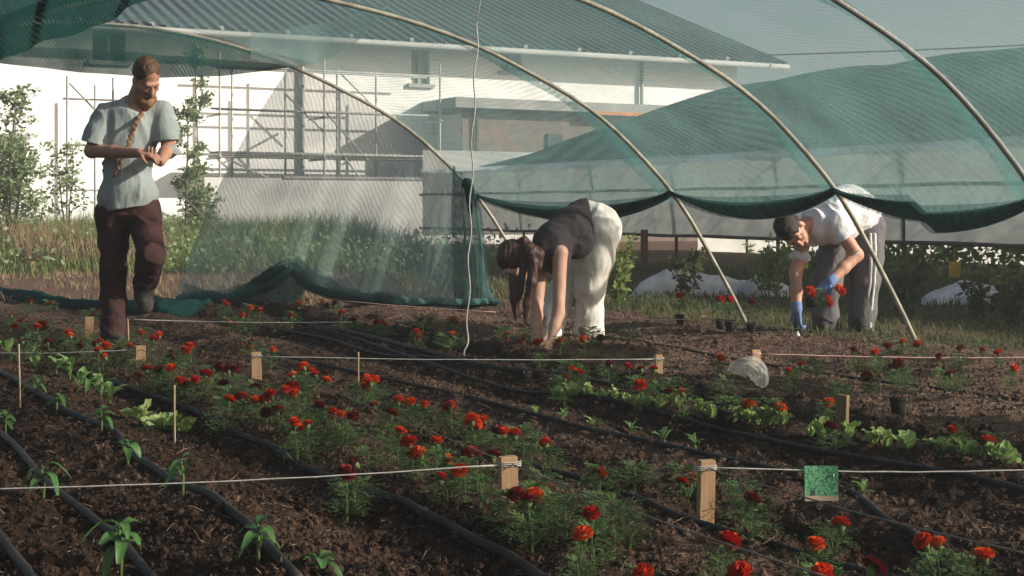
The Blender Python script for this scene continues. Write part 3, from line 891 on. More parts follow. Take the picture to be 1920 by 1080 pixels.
# crop growing inside it: a dense row of leafy plants
def leafmass(name, n, region, size, mat_, label, cat, parent=None, kind=None, loc=None):
    x, y, z = region(n)
    n = len(x)
    a = rng.random(n) * 6.283; el = (rng.random(n) - .3) * 1.8
    s = size * (.5 + rng.random(n))
    d = np.stack([np.cos(a) * np.cos(el), np.sin(a) * np.cos(el), np.sin(el)], 1) * s[:, None]
    b_ = rng.normal(size=(n, 3)); b_ = b_ - d * (np.sum(b_ * d, 1) / np.maximum(np.sum(d * d, 1), 1e-12))[:, None]
    b_ = b_ / np.linalg.norm(b_, axis=1)[:, None] * (s * .28)[:, None]
    p = np.stack([x, y, z], 1)
    V = np.stack([p, p + d * .45 + b_, p + d, p + d * .45 - b_], 1).reshape(-1, 3)
    o = np.arange(n)[:, None] * 4
    me = mesh_np(name, V, np.concatenate([o + np.array([[0, 1, 2, 3]])], 0), mat_, False)
    return put(name, me, parent, label, cat, None, kind, loc)
def crop_region(n):
    t_ = -8 + rng.random(n) * 12.5; dq = 1.2 + rng.random(n) * 2.2
    hgt = (.35 + .38 * vn(t_ * 1.2, dq, 71) + .25 * vn(t_ * 4, dq * 4, 72)) * np.where(t_ > 3.2, .3, 1)
    z = rng.random(n) ** .7 * hgt
    p = np.array(P0)[None, :2] + t_[:, None] * np.array([[RX, RY]]) + dq[:, None] * np.array([[CX, CY]])
    return p[:, 0], p[:, 1], z
leafmass('meadow_weeds', 16000, broad, .075, M['treeleaf'], 'broad leaved weeds mixed into the meadow', 'weeds', kind='stuff')
leafmass('tunnel_crop', 9000, crop_region, .10, M['crop'], 'leafy green crop growing inside the second tunnel', 'plants', kind='stuff')

# white ground sheets between the tunnels
def sheet(x0, x1, py, ytop, Y, label, seed, base_py):
    def fn(u, v):
        px = x0 + (x1 - x0) * u
        prof_ = np.interp(u, [0, .08, .3, .5, .8, 1], [0, .5, 1, .85, .62, .4])
        p = at(px, base_py, Y); base = p.copy(); base.z = gz(base.x, base.y) + .012
        hmax = (at(px, ytop, Y).z) * prof_
        q = base + Vector((.1 * v, .62 * v, 0))
        n_ = float(vn(np.array([u * 9. + seed]), np.array([v * 5.]), 8)[0]) - .5
        q.z += max(0.0, hmax) * math.sin(math.pi * min(1, v * 1.05)) ** .6 + .05 * n_ * math.sin(math.pi * v)
        return q
    t = MB(); t.grid(fn, 50, 16)
    return t.obj('ground_sheet', M['sheet'], None, True, label=label, cat='sheet', group='white sheets on the verge')
sheet(1730, 2010, 0, 533, 12.2, 'humped white sheet on the verge at the right edge of the photo', 1, 565)
sheet(1180, 1400, 0, 503, 13.6, 'low white sheet on the verge behind the woman', 5, 548)
sheet(1385, 1480, 0, 520, 13.4, 'small white sheet on the verge left of the stooping man in white', 9, 552)

# yellow cards
for (px, py, w, h, Y, lab) in ((1790, 505, .13, .17, 15.6, 'yellow card hanging among the crop in the second tunnel at the right'), (1511, 490, .05, .15, 15.6, 'yellow card behind the arm of the man in the white shirt')):
    t = MB(); p = at(px, py, Y)
    for c_, d_ in (((0, 0, h * .36), (w, .006, h * .28)), ((0, 0, -h * .36), (w, .006, h * .28)), ((-w * .36, 0, 0), (w * .28, .006, h * .44)), ((w * .36, 0, 0), (w * .28, .006, h * .44))):
        t.box(c_, d_)
    t.tube([Vector((0, 0, h * .5)), Vector((0, 0, h * .5 + .35))], .003, 4)
    t.box((0, 0, 0), (w * .42, .005, h * .42))
    t.obj('yellow_card', M['yellow'], None, label=lab, cat='card', loc=p)

# ---- saplings and shrubs on the left
def tree(name, label, px, Y, base_z, top_py, crown, n, size, seed, stems=1, lean=0.0, trunk_r=.02, group=None, cat='tree'):
    base = at(px, 400, Y); base.z = gz(base.x, base.y)
    H_ = at(px, top_py, Y).z - base.z
    T = thing(name, label, cat, base, 0, group)
    rs = random.Random(seed); lr = np.random.default_rng(seed)
    b = MB(); tips = []
    for s in range(stems):
        a = rs.uniform(0, 6.28); sp_ = (.12 if stems > 1 else .02) * H_
        P = [Vector((math.cos(a) * sp_ * t_ ** 1.3 + lean * t_ * H_ + .02 * rs.uniform(-1, 1), math.sin(a) * sp_ * t_ ** 1.3, H_ * t_ * rs.uniform(.93, 1.0))) for t_ in (0, .2, .45, .7, .9)]
        b.tube(P, [trunk_r * (1 - .8 * i / 4) for i in range(5)], 6)
        for j in range(12):
            f_ = rs.uniform(.3, .98); k = f_ * 4 / .9 * .9; i = int(min(k, 3)); p = P[i].lerp(P[i + 1], min(1, k - i))
            aa = rs.uniform(0, 6.28); L_ = crown * rs.uniform(.4, 1.0) * (1.15 - f_ * .6)
            q = p + Vector((math.cos(aa) * L_, math.sin(aa) * L_, L_ * rs.uniform(.15, .8)))
            b.tube([p, p.lerp(q, .5) + Vector((0, 0, .03)), q], [trunk_r * .35, trunk_r * .25, trunk_r * .1], 5)
            tips += [p.lerp(q, t_) for t_ in (.45, .7, .9, 1.0)]
    b.obj('trunk', M['bark'], T)
    tp = np.array([tuple(p) for p in tips])
    def region(m_):
        i = lr.integers(0, len(tp), m_)
        pp = tp[i] + lr.normal(size=(m_, 3)) * crown * np.array([.16, .16, .13])
        return pp[:, 0], pp[:, 1], np.maximum(pp[:, 2], .05)
    leafmass('crown', n, region, size, M['treeleaf'], None, None, T)
    return T
tree('shrub', 'dense leafy shrub in the meadow at the left edge', 22, 21.5, 0, 235, .52, 2200, .075, 1, 6, cat='shrub')
tree('sapling', 'tall leafy sapling at the left edge of the photo', 2, 23, 0, 130, .45, 1100, .075, 2, 2)
tree('sapling', 'small sapling between the left shrub and the bearded man', 128, 22.5, 0, 245, .42, 600, .075, 3, 2)
tree('sapling', 'slender feathery sapling right of the bearded man', 350, 24.0, 0, 148, .40, 800, .08, 4, 1, trunk_r=.03)
tree('sapling', 'thin sapling top rising behind the far hoop above the bearded man', 372, 29.5, 0, 42, .42, 1200, .09, 5, 1, trunk_r=.03)
tree('shrub', 'low shrub at the foot of the scaffold', 375, 25, 0, 345, .4, 1500, .07, 6, 4, cat='shrub')
#tree('shrub', 'low shrub in front of the white wall left of centre', 495, 27, 0, 355, .35, 900, .07, 8, 4, cat='shrub')
# tall weeds near the woman and along the second tunnel
def tall_weed(px, py, top, n, seed, label, spread=.2, dark=False):
    base = on_ground(px, py); T = thing('tall_weed', label, 'weed', base, 0, 'tall weeds on the verge')
    rs = random.Random(seed); lr = np.random.default_rng(seed); Hh = (py - top) * base.y / FPX
    b = MB(); tp = []
    for s in range(n):
        a = rs.uniform(0, 6.28); h_ = Hh * rs.uniform(.6, 1.0); o = Vector((math.cos(a), math.sin(a), 0)) * spread * rs.uniform(.2, 1)
        P = [o * .3, o * .55 + Vector((0, 0, h_ * .5)), o + Vector((0, 0, h_))]
        b.tube(P, [.006, .004, .002], 5); tp += [P[0].lerp(P[1], t_) for t_ in (.5, .8)] + [P[1].lerp(P[2], t_) for t_ in (.1, .3, .5, .7, .85, 1)]
    b.obj('stem', M['stem'], T)
    tp = np.array([tuple(p) for p in tp])
    def region(m_):
        i = lr.integers(0, len(tp), m_); pp = tp[i] + lr.normal(size=(m_, 3)) * .018
        return pp[:, 0], pp[:, 1], np.maximum(pp[:, 2], .01)
    leafmass('foliage', 60 * n, region, .06, M['weed'] if dark else M['grass'], None, None, T)
tall_weed(1160, 575, 440, 8, 1, 'tall yellowish weed standing just behind the woman')
tall_weed(1290, 560, 470, 6, 2, 'weed by the white sheet between the two hoop feet', dark=True)
tall_weed(1445, 562, 450, 9, 3, 'bushy weed left of the man in the white shirt', .3)
tall_weed(1690, 590, 480, 7, 4, 'weed just right of the man in the white shirt', .25, True)
tall_weed(1845, 600, 505, 6, 5, 'dark weed growing through the humped white sheet', .2, True)
tall_weed(1905, 610, 520, 6, 6, 'dark weed at the right edge on the humped white sheet', .2, True)
tall_weed(830, 545, 475, 6, 7, 'weed seen through the net curtain left of the hanging twine', .25, True)
# ================================================================== PEOPLE
class Body:
    """signed-distance modelling of one continuous surface: tapered capsules and ellipsoids blended together"""
    def __init__(s): s.ops = []
    def cap(s, a, b, ra, rb, k=.02): s.ops.append(('c', Vector(a), Vector(b), ra, rb, k, 1)); return s
    def chain(s, P, R, k=.02):
        for i in range(len(P) - 1): s.cap(P[i], P[i + 1], R[i], R[i + 1], k)
        return s
    def ell(s, c, r, rot=None, k=.02, sub=False): s.ops.append(('e', Vector(c), Vector(r), rot, None, k, -1 if sub else 1)); return s
    def trim(s, p, n, rad): s.ops.append(('q', Vector(p), Vector(n).normalized(), rad, 0, 0, 0)); return s
    def cut(s, p, n): s.ops.append(('p', Vector(p), Vector(n).normalized(), 0, 0, 0, 0)); return s
    def mesh(s, name, mat_, res=.008, fold=0.0, fscale=(14, 14, 5), seed=0, origin=Vector((0, 0, 0)), fold2=0.0):
        lo = np.full(3, 1e9); hi = -lo
        for t, a, b, ra, rb, k, sg in s.ops:
            if t == 'c':
                r = max(ra, rb)
                lo = np.minimum(lo, np.minimum(np.array(a), np.array(b)) - r); hi = np.maximum(hi, np.maximum(np.array(a), np.array(b)) + r)
            elif t == 'e' and sg > 0:
                r = max(b); lo = np.minimum(lo, np.array(a) - r); hi = np.maximum(hi, np.array(a) + r)
        lo -= .03; hi += .03
        n = np.ceil((hi - lo) / res).astype(int) + 1
        ax = [lo[i] + res * np.arange(n[i]) for i in range(3)]
        D = np.full(n, 1.0)
        for t, a, b, ra, rb, k, sg in s.ops:
            if t in 'pq': continue
            if t == 'c':
                r = max(ra, rb) + 4 * k + .03
                l = np.minimum(np.array(a), np.array(b)) - r; h = np.maximum(np.array(a), np.array(b)) + r
            else:
                r = max(b) + 4 * k + .03; l = np.array(a) - r; h = np.array(a) + r
            i0 = np.clip(np.floor((l - lo) / res).astype(int), 0, n - 1); i1 = np.clip(np.ceil((h - lo) / res).astype(int) + 1, 1, n)
            sl_ = tuple(slice(i0[q], i1[q]) for q in range(3))
            X, Y, Z = np.meshgrid(ax[0][sl_[0]], ax[1][sl_[1]], ax[2][sl_[2]], indexing='ij')
            if t == 'c':
                d = np.array(b) - np.array(a); L2 = max(d @ d, 1e-9)
                h_ = np.clip(((X - a[0]) * d[0] + (Y - a[1]) * d[1] + (Z - a[2]) * d[2]) / L2, 0, 1)
                v = np.sqrt((X - a[0] - h_ * d[0]) ** 2 + (Y - a[1] - h_ * d[1]) ** 2 + (Z - a[2] - h_ * d[2]) ** 2) - (ra + (rb - ra) * h_)
            else:
                x, y, z = X - a[0], Y - a[1], Z - a[2]
                if ra is not None:
                    m_ = np.array(ra.to_3x3().transposed()) if isinstance(ra, Matrix) else ra
                    x, y, z = m_[0][0] * x + m_[0][1] * y + m_[0][2] * z, m_[1][0] * x + m_[1][1] * y + m_[1][2] * z, m_[2][0] * x + m_[2][1] * y + m_[2][2] * z
                k0_ = np.sqrt((x / b[0]) ** 2 + (y / b[1]) ** 2 + (z / b[2]) ** 2)
                k1_ = np.sqrt((x / b[0] ** 2) ** 2 + (y / b[1] ** 2) ** 2 + (z / b[2] ** 2) ** 2)
                v = k0_ * (k0_ - 1) / np.maximum(k1_, 1e-6)
            cur = D[sl_]
            if sg > 0:
                hh = np.clip(.5 + .5 * (cur - v) / k, 0, 1)
                D[sl_] = cur * (1 - hh) + v * hh - k * hh * (1 - hh)
            else:
                hh = np.clip(.5 - .5 * (cur + v) / k, 0, 1)
                D[sl_] = cur * (1 - hh) + (-v) * hh + k * hh * (1 - hh)
        if fold or fold2 or any(o[0] in 'pq' for o in s.ops):
            X, Y, Z = np.meshgrid(*ax, indexing='ij')
            if fold:
                w = vn3(X * 5, Y * 5, Z * 5, seed + 3)
                D = D + fold * (np.abs(vn3(X * fscale[0] + 2 * w, Y * fscale[1] + 2 * w, Z * fscale[2] + 3 * w, seed) - .5) * 4 - 1)
            if fold2:
                D = D + fold2 * (vn3(X * 45, Y * 45, Z * 14, seed + 9) - .5) * 2
            for t, a, b, ra, rb, k, sg in s.ops:
                if t in 'pq':
                    pl = (X - a[0]) * b[0] + (Y - a[1]) * b[1] + (Z - a[2]) * b[2]
                    D = np.maximum(D, pl) if t == 'p' else np.where((X - a[0]) ** 2 + (Y - a[1]) ** 2 + (Z - a[2]) ** 2 < ra * ra, np.maximum(D, pl), D)
        return surface_net(name, D, lo, res, mat_, origin)

def surface_net(name, D, lo, res, mat_, origin):
    n = np.array(D.shape)
    ins = D < 0
    # cells crossed by the surface
    c = [ins[i:n[0] - 1 + i, j:n[1] - 1 + j, k:n[2] - 1 + k] for i in (0, 1) for j in (0, 1) for k in (0, 1)]
    cnt = sum(x.astype(np.int8) for x in c)
    act = (cnt > 0) & (cnt < 8)
    cid = -np.ones(act.shape, np.int64)
    ijk = np.argwhere(act); cid[act] = np.arange(len(ijk))
    pos = np.zeros((len(ijk), 3)); wt = np.zeros(len(ijk))
    corner = [(i, j, k) for i in (0, 1) for j in (0, 1) for k in (0, 1)]
    def val(o): return D[ijk[:, 0] + o[0], ijk[:, 1] + o[1], ijk[:, 2] + o[2]]
    vals = {o: val(o) for o in corner}
    for a in corner:
        for ax_ in range(3):
            if a[ax_] == 0:
                b = list(a); b[ax_] = 1; b = tuple(b)
                va, vb_ = vals[a], vals[b]
                x = (va < 0) != (vb_ < 0)
                t = np.where(x, va / np.where(x, va - vb_, 1), 0)
                p = np.array(a, float)[None] + t[:, None] * (np.array(b) - np.array(a))[None]
                pos += np.where(x[:, None], p, 0); wt += x
    V = lo + res * (ijk + pos / wt[:, None]) - np.array(origin)
    F = []
    for ax_ in range(3):
        o1, o2 = [(1, 2), (2, 0), (0, 1)][ax_]
        sl0 = [slice(None)] * 3; sl1 = [slice(None)] * 3
        sl0[ax_] = slice(0, n[ax_] - 1); sl1[ax_] = slice(1, n[ax_])
        A = ins[tuple(sl0)]; B_ = ins[tuple(sl1)]
        e = np.argwhere(A != B_)
        e = e[(e[:, o1] > 0) & (e[:, o2] > 0) & (e[:, o1] < n[o1] - 1) & (e[:, o2] < n[o2] - 1)]
        fl = A[e[:, 0], e[:, 1], e[:, 2]]
        def cc(d1, d2):
            q = e.copy(); q[:, o1] -= d1; q[:, o2] -= d2
            return cid[q[:, 0], q[:, 1], q[:, 2]]
        q = np.stack([cc(1, 1), cc(0, 1), cc(0, 0), cc(1, 0)], 1)
        q[~fl] = q[~fl][:, ::-1]
        F.append(q)
    F = np.concatenate(F); F = F[(F >= 0).all(1)]
    return mesh_np(name, V, F, mat_, True)

def frame_from(fwd, up):
    f = Vector(fwd).normalized(); u = Vector(up); u = (u - f * u.dot(f)).normalized(); r = f.cross(u)
    return Matrix(((r.x, f.x, u.x), (r.y, f.y, u.y), (r.z, f.z, u.z)))   # local x=right, y=forward, z=up

def head(b, c, R_, s=1.0, k=.012):
    L_ = lambda x, y, z: c + R_ @ (Vector((x, y, z)) * s)
    E_ = lambda p, r, kk=k, sub=False: b.ell(L_(*p), Vector(r) * s, R_.to_4x4(), kk, sub)
    E_((0, -.015, .03), (.074, .094, .092)); E_((0, .032, -.03), (.060, .062, .085)); E_((0, .05, -.088), (.042, .038, .032))
    for sx in (-1, 1):
        E_((sx * .038, .066, -.022), (.024, .022, .022)); E_((sx * .077, -.008, -.012), (.010, .020, .032), .006)
    b.cap(L_(-.036, .083, .022), L_(.036, .083, .022), .013 * s, .013 * s, .01)
    b.cap(L_(0, .090, .008), L_(0, .110, -.032), .008 * s, .014 * s, .008)
    b.cap(L_(-.016, .092, -.033), L_(.016, .092, -.033), .010 * s, .010 * s, .006)
    b.cap(L_(-.02, .088, -.066), L_(.02, .088, -.066), .008 * s, .008 * s, .005)
    b.cap(L_(-.018, .086, -.078), L_(.018, .086, -.078), .008 * s, .008 * s, .005)
    for sx in (-1, 1):
        b.ell(L_(sx * .032, .098, .002), Vector((.019, .016, .010)) * s, R_.to_4x4(), .006, True)
        b.ell(L_(sx * .032, .082, .001), Vector((.013, .012, .012)) * s, R_.to_4x4(), .004)

def hand(b, wrist, dirv, normal, side, curl=.5, s=1.0, k=.006, spread=.1):
    """palm, four fingers of different length and a thumb from the side of the palm"""
    d = Vector(dirv).normalized(); n = Vector(normal); n = (n - d * n.dot(d)).normalized(); t = d.cross(n) * side   # t points to the thumb side
    w = Vector(wrist)
    for o in (-.026, -.009, .009, .026):
        b.cap(w + d * .01 * s + t * o * .6 * s, w + d * .085 * s + t * o * s, .014 * s, .0115 * s, .012)
    for i, (o, L_) in enumerate(((.028, .068), (.0095, .078), (-.0095, .072), (-.028, .056))):
        p = w + d * .088 * s + t * o * s; r = .0088 * s
        a = 0.0; dirp = (d + t * o * spread * 8).normalized()
        for seg, fr in enumerate((.45, .32, .23)):
            a += curl * (.55, .8, .6)[seg] * (1 + .12 * i)
            v = dirp * math.cos(a) + n * math.sin(a)
            q = p + v * L_ * fr * s
            b.cap(p, q, r, r * .92, k * .5); p = q; r *= .93
    p = w + d * .03 * s + t * .03 * s
    q = p + (d * .7 + t * .65 + n * .35).normalized() * .042 * s
    b.cap(p, q, .0125 * s, .0105 * s, .008)
    q2 = q + (d * .85 + t * .1 + n * (.3 + .5 * curl)).normalized() * .032 * s
    b.cap(q, q2, .0105 * s, .0085 * s, k)

M['skin'] = mat('warm skin', (.50, .27, .18), .55, (.43, .22, .145), 14, sss=.12, spec=.35)  # warm base tone, slightly mottled
M['skin2'] = mat('fair skin', (.60, .36, .26), .55, (.54, .31, .22), 14, sss=.12, spec=.35)
M['shirt1'] = mat('pale grey green cotton', (.36, .41, .40), .9, (.29, .34, .335), 6, bump=.55, bscale=22, bdist=.02, stretch=(1, 1, .45))
M['trouser1'] = mat('dark maroon work cloth', (.046, .021, .020), .85, (.068, .030, .027), 7, bump=.6, bscale=20, bdist=.02)
M['boot'] = mat('grey green work boot', (.075, .072, .058), .8, (.05, .048, .04), 25, bump=.3, bscale=60)
M['sole'] = mat('rubber sole', (.03, .03, .028), .8)
M['hair1'] = mat('light brown hair', (.07, .040, .022), .6, (.15, .09, .05), 60, bump=.6, bscale=120, stretch=(1, 1, .25))
M['beard'] = mat('ginger blond beard', (.34, .19, .10), .7, (.22, .11, .055), 70, bump=.6, bscale=140, stretch=(1, 1, .3))
M['top2'] = mat('charcoal sleeveless knit', (.040, .034, .036), .9, (.058, .05, .051), 8, bump=.4, bscale=24, bdist=.015)
M['trouser2'] = mat('off white wide trousers', (.72, .70, .63), .9, (.64, .62, .56), 6, bump=.5, bscale=20, bdist=.018, stretch=(1, 1, .5))
M['hair2'] = mat('dark brown hair', (.035, .017, .012), .5, (.085, .036, .022), 50, bump=.6, bscale=110, stretch=(1, 1, .2), spec=.4)
M['shirt3'] = mat('white cotton shirt', (.70, .69, .70), .9, (.60, .59, .61), 6, bump=.6, bscale=20, bdist=.02)
M['trouser3'] = mat('grey track trousers', (.105, .10, .105), .85, (.14, .135, .14), 6, bump=.5, bscale=20, bdist=.02)
M['stripe'] = mat('white side stripe', (.60, .59, .58), .85)
M['hair3'] = mat('short black hair', (.016, .012, .011), .55, (.035, .025, .022), 60, bump=.6, bscale=160)
M['glove_blue'] = mat('blue knitted glove', (.11, .18, .36), .85, (.16, .24, .42), 40)
M['glove_dark'] = mat('dark rubber palm', (.02, .022, .028), .6)
M['shoe'] = mat('dark shoe', (.025, .022, .022), .7)
M['shoe_pale'] = mat('pale dusty shoe', (.30, .27, .23), .85, (.2, .17, .14), 20)
M['mask'] = mat('pale cloth', (.45, .42, .40), .9)
M['steel'] = mat('pale metal blade', (.62, .64, .62), .35, (.5, .52, .5), 20, spec=.5)

# ---------------------------------------------------------------- bearded man, one foot lifted
Y1 = FPX * CZ / (641 - HZ)
def p1(px, py, dy=0.0): return at(px, py, Y1 + dy) if dy == 0 else Vector((at(px, py, Y1).x * (Y1 + dy) / Y1, Y1 + dy, CZ - (py - HZ) * (Y1 + dy) / FPX))
O1 = Vector((p1(213, 640).x, Y1, gz(p1(213, 640).x, Y1)))
man = thing('person', 'bearded man in pale grey shirt and maroon trousers stepping over the beds', 'person', O1)
sk = p1(243, 205, .03)
shL, shR = p1(194, 214, -.02), p1(305, 208, .06)
elL, elR = p1(172, 283, -.10), p1(316, 274, -.04)
wrL, wrR = p1(262, 287, -.34), p1(301, 304, -.26)
hipL, hipR = p1(214, 402, .02), p1(268, 400, .03)
knL, knR = p1(213, 512, -.03), p1(283, 478, -.26)
anL, anR = p1(212, 622, .03), p1(271, 534, .06)
hc = p1(275, 148, -.08)
fwd = Vector((.58, -.60, -.78)); HR = frame_from(fwd, Vector((.22, -.40, 1)))
b = Body()
head(b, hc, HR, 1.0)
b.chain([hc + HR @ Vector((0, -.03, -.06)), p1(252, 196, .0), p1(247, 214, .02)], [.056, .058, .075], .02)
b.chain([shL, sk, shR], [.055, .075, .055], .03)
b.chain([p1(245, 225, .02), p1(241, 290, .02), p1(240, 350, .02), p1(241, 395, .02)], [.12, .125, .115, .12], .04)
b.chain([shL, elL, wrL.lerp(elL, .55), wrL], [.052, .043, .040, .029], .02)
b.chain([shR, elR, wrR.lerp(elR, .55), wrR], [.052, .043, .040, .029], .02)
hand(b, wrL, p1(288, 291, -.37) - wrL, Vector((0, .35, -1)), -1, .75)
hand(b, wrR, p1(281, 292, -.37) - wrR, Vector((.1, .6, .8)), 1, .8)
b.chain([hipL, knL, anL], [.078, .052, .040], .03); b.chain([hipR, knR, anR], [.078, .052, .040], .03)
put('body', b.mesh('body', M['skin'], .0062, origin=O1), man)
# shirt
b = Body()
b.chain([shL + Vector((.012, 0, -.008)), p1(246, 207, .03), shR + Vector((-.012, 0, -.008))], [.058, .080, .058], .04)
b.chain([p1(244, 232, .02), p1(240, 300, .015), p1(238, 352, .01), p1(238, 395, .01)], [.135, .138, .142, .150], .05)
b.ell(p1(222, 250, .0), (.09, .105, .12), None, .05); b.ell(p1(270, 250, .03), (.09, .105, .12), None, .05)
b.ell(p1(218, 372, .01), (.12, .12, .08), None, .05); b.ell(p1(266, 365, .01), (.10, .12, .08), None, .05)
b.chain([shL, shL.lerp(elL, .55), shL.lerp(elL, .95)], [.058, .068, .078], .035); b.chain([shR, shR.lerp(elR, .55), shR.lerp(elR, 1.0)], [.060, .068, .076], .035)
b.trim(shL.lerp(elL, .80), Vector((-.25, 0, -1)), .13); b.trim(shR.lerp(elR, .86), Vector((.1, 0, -1)), .10)
b.cut(p1(238, 392, 0), Vector((.16, 0, -1)))
b.ell(hc + HR @ Vector((0, -.01, -.14)), (.062, .062, .05), None, .01, True)
put('shirt', b.mesh('shirt', M['shirt1'], .0068, .011, (9, 9, 3.5), 3, O1, .002), man)
b = Body()
b.chain([hipL + Vector((0, 0, .03)), hipL, p1(213, 455, 0), knL, p1(212, 565, .0), p1(212, 622, .0)], [.108, .108, .084, .074, .072, .080], .03)
b.chain([hipR + Vector((0, 0, .03)), hipR, hipR.lerp(knR, .55), knR, knR.lerp(anR, .5), knR.lerp(anR, .82)], [.105, .104, .084, .078, .074, .076], .03)
b.ell(p1(241, 396, .02), (.15, .125, .09), None, .04)
b.ell(p1(293, 432, -.10), (.028, .05, .075), None, .01)
b.cut(p1(213, 634, 0), Vector((0, 0, -1)))
tr1 = put('trousers', b.mesh('trousers', M['trouser1'], .0068, .010, (7, 7, 11), 8, O1, .002), man)
def boot(A, toe, name='boot', parent=man, O=O1, mm='boot', h=.12, shaft=None, fat=1.0):
    d = (toe - A); L_ = d.length; d.normalize(); up = shaft.normalized() if shaft is not None else Vector((0, 0, 1))
    b = Body(); b.cap(A + up * h, A - up * .0, .058 * fat, .054 * fat, .02); b.chain([A - d * .05 - up * .045, A + d * .06 - up * .038, toe - up * .035], [.046 * fat, .050 * fat, .042 * fat], .025)
    b.cap(A - d * .02, A + d * .09 - up * .02, .052 * fat, .046 * fat, .02)
    return put(name, b.mesh(name, M[mm], .007, .002, (30, 30, 30), 4, O, .001), parent)
b1 = boot(p1(212, 628, .02) , p1(226, 634, -.15), shaft=Vector((0, 0, 1)))
b2 = boot(anR + Vector((.005, -.05, 0)), p1(274, 570, -.02), shaft=(knR - anR), h=.09, fat=1.1)
# hair, beard, braid
L1 = lambda x, y, z: hc + HR @ Vector((x, y, z))
b = Body(); b.ell(L1(0, -.028, .040), (.082, .098, .094), HR.to_4x4(), .02); b.ell(L1(0, -.085, .0), (.058, .04, .07), HR.to_4x4(), .02)
b.ell(L1(0, -.115, -.02), (.04, .035, .045), HR.to_4x4(), .02)
b.ell(L1(0, .085, -.03), (.075, .06, .085), HR.to_4x4(), .012, True); b.ell(L1(0, .10, .055), (.055, .05, .035), HR.to_4x4(), .015, True)
put('hair', b.mesh('hair', M['hair1'], .006, .003, (30, 30, 30), 2, O1, .0015), man)
b = Body()
b.chain([L1(-.055, .03, -.06), L1(-.035, .075, -.10), L1(0, .09, -.115), L1(.035, .075, -.10), L1(.055, .03, -.06)], [.014, .024, .03, .024, .014], .02)
b.chain([L1(-.034, .084, -.068), L1(0, .104, -.052), L1(.034, .084, -.068)], [.010, .014, .010], .008)
b.chain([L1(0, .085, -.12), L1(0, .075, -.17), L1(0, .06, -.215)], [.036, .026, .014], .02)
be = put('beard', b.mesh('beard', M['beard'], .0055, .003, (40, 40, 15), 6, O1, .002), man)
br = [L1(-.005, .065, -.19), p1(256, 230, -.155), p1(247, 250, -.165), p1(239, 275, -.18), p1(226, 305, -.175), p1(212, 332, -.16)]
sp3 = spline(br, 10); b = Body()
for i, p in enumerate(sp3[:-1]):
    w = .016 * (1 - .55 * i / len(sp3))
    for sgn in (-1, 1):
        if i % 4 == 0 or i % 4 == 2:
            q = p + Vector((sgn * .009 if (i // 2) % 2 == 0 else -sgn * .009, 0, 0)); q2 = sp3[min(i + 3, len(sp3) - 1)] + Vector((-sgn * .008 if (i // 2) % 2 == 0 else sgn * .008, 0, 0))
            if sgn == 1: b.cap(q, q2, w * .8, w * .55, .003)
    b.cap(p, sp3[i + 1], w * .55, w * .55, .004)
put('braid', b.mesh('braid', M['beard'], .004, origin=O1), be)
b = Body()
for sx in (-1, 1): b.cap(L1(sx * .015, .101, .017), L1(sx * .048, .084, .022), .005, .004, .003)
put('eyebrows', b.mesh('eyebrows', M['hair1'], .004, origin=O1), man)
# small seedling in the hands of the bearded man is not visible: hands simply work together

# ---------------------------------------------------------------- woman bending down
Y2 = 9.12
def p2(px, py, dy=0.0):
    Y = Y2 + dy; return at(px, py, Y)
O2 = Vector((p2(1085, 630).x, Y2, gz(p2(1085, 630).x, Y2)))
wom = thing('person', 'woman in black sleeveless top and off white trousers bending down to the plants', 'person', O2)
hipN, hipF = p2(1122, 428, -.02), p2(1108, 432, .16)
hipN, hipF = p2(1124, 432, -.06), p2(1118, 436, .12)
shN, shF = p2(1050, 474, -.42), p2(1012, 494, -.24)
knB, anB = p2(1106, 535, -.06), p2(1104, 628, .0)
knA, anA = p2(1054, 545, .04), p2(1022, 645, -.06)
hc2 = p2(966, 492, -.46)
HR2 = frame_from(Vector((-.45, -.30, -.84)), Vector((-.83, -.2, .45)))
elN, wrN = p2(1047, 588, -.52), p2(1033, 636, -.62)
elF, wrF = p2(1006, 592, -.42), p2(1006, 642, -.56)
b = Body(); head(b, hc2, HR2, .95)
b.chain([hc2 + HR2 @ Vector((0, -.03, -.06)), p2(1005, 478, -.40), p2(1022, 475, -.36)], [.046, .048, .06], .02)
b.chain([shN, p2(1030, 480, -.34), shF], [.045, .06, .045], .03)
b.chain([p2(1034, 458, -.32), p2(1072, 432, -.18), p2(1108, 420, .0)], [.095, .095, .11], .04)
b.chain([shN, elN, elN.lerp(wrN, .5), wrN], [.047, .037, .034, .024], .02)
b.chain([shF, elF, elF.lerp(wrF, .5), wrF], [.047, .037, .034, .024], .02)
hand(b, wrN, Vector((-.35, -.2, -.9)), Vector((-.6, .6, 0)), -1, .7, .92)
hand(b, wrF, Vector((.15, -.2, -.95)), Vector((.6, .5, 0)), 1, .7, .92)
b.chain([hipN, knB, anB], [.09, .055, .04], .03); b.chain([hipF, knA, anA], [.09, .055, .04], .03)
put('body', b.mesh('body', M['skin2'], .0062, origin=O2), wom)
b = Body()
b.chain([p2(1014, 474, -.36), p2(1034, 456, -.32), p2(1068, 430, -.20), p2(1098, 414, -.06), p2(1125, 410, .02)], [.075, .112, .128, .132, .135], .04)
b.ell(p2(1044, 486, -.32), (.09, .11, .10), None, .04); b.ell(p2(1078, 452, -.15), (.12, .13, .115), None, .04)
b.chain([p2(1044, 470, -.40), p2(1018, 478, -.36), p2(1016, 488, -.29)], [.055, .055, .055], .03)
b.ell(shN + Vector((.03, -.06, -.02)), (.055, .07, .085), None, .012, True)
b.cut(p2(1104, 410, 0), Vector((.95, .05, .12)))
put('top', b.mesh('top', M['top2'], .0068, .005, (9, 9, 9), 12, O2, .0015), wom)
b = Body()
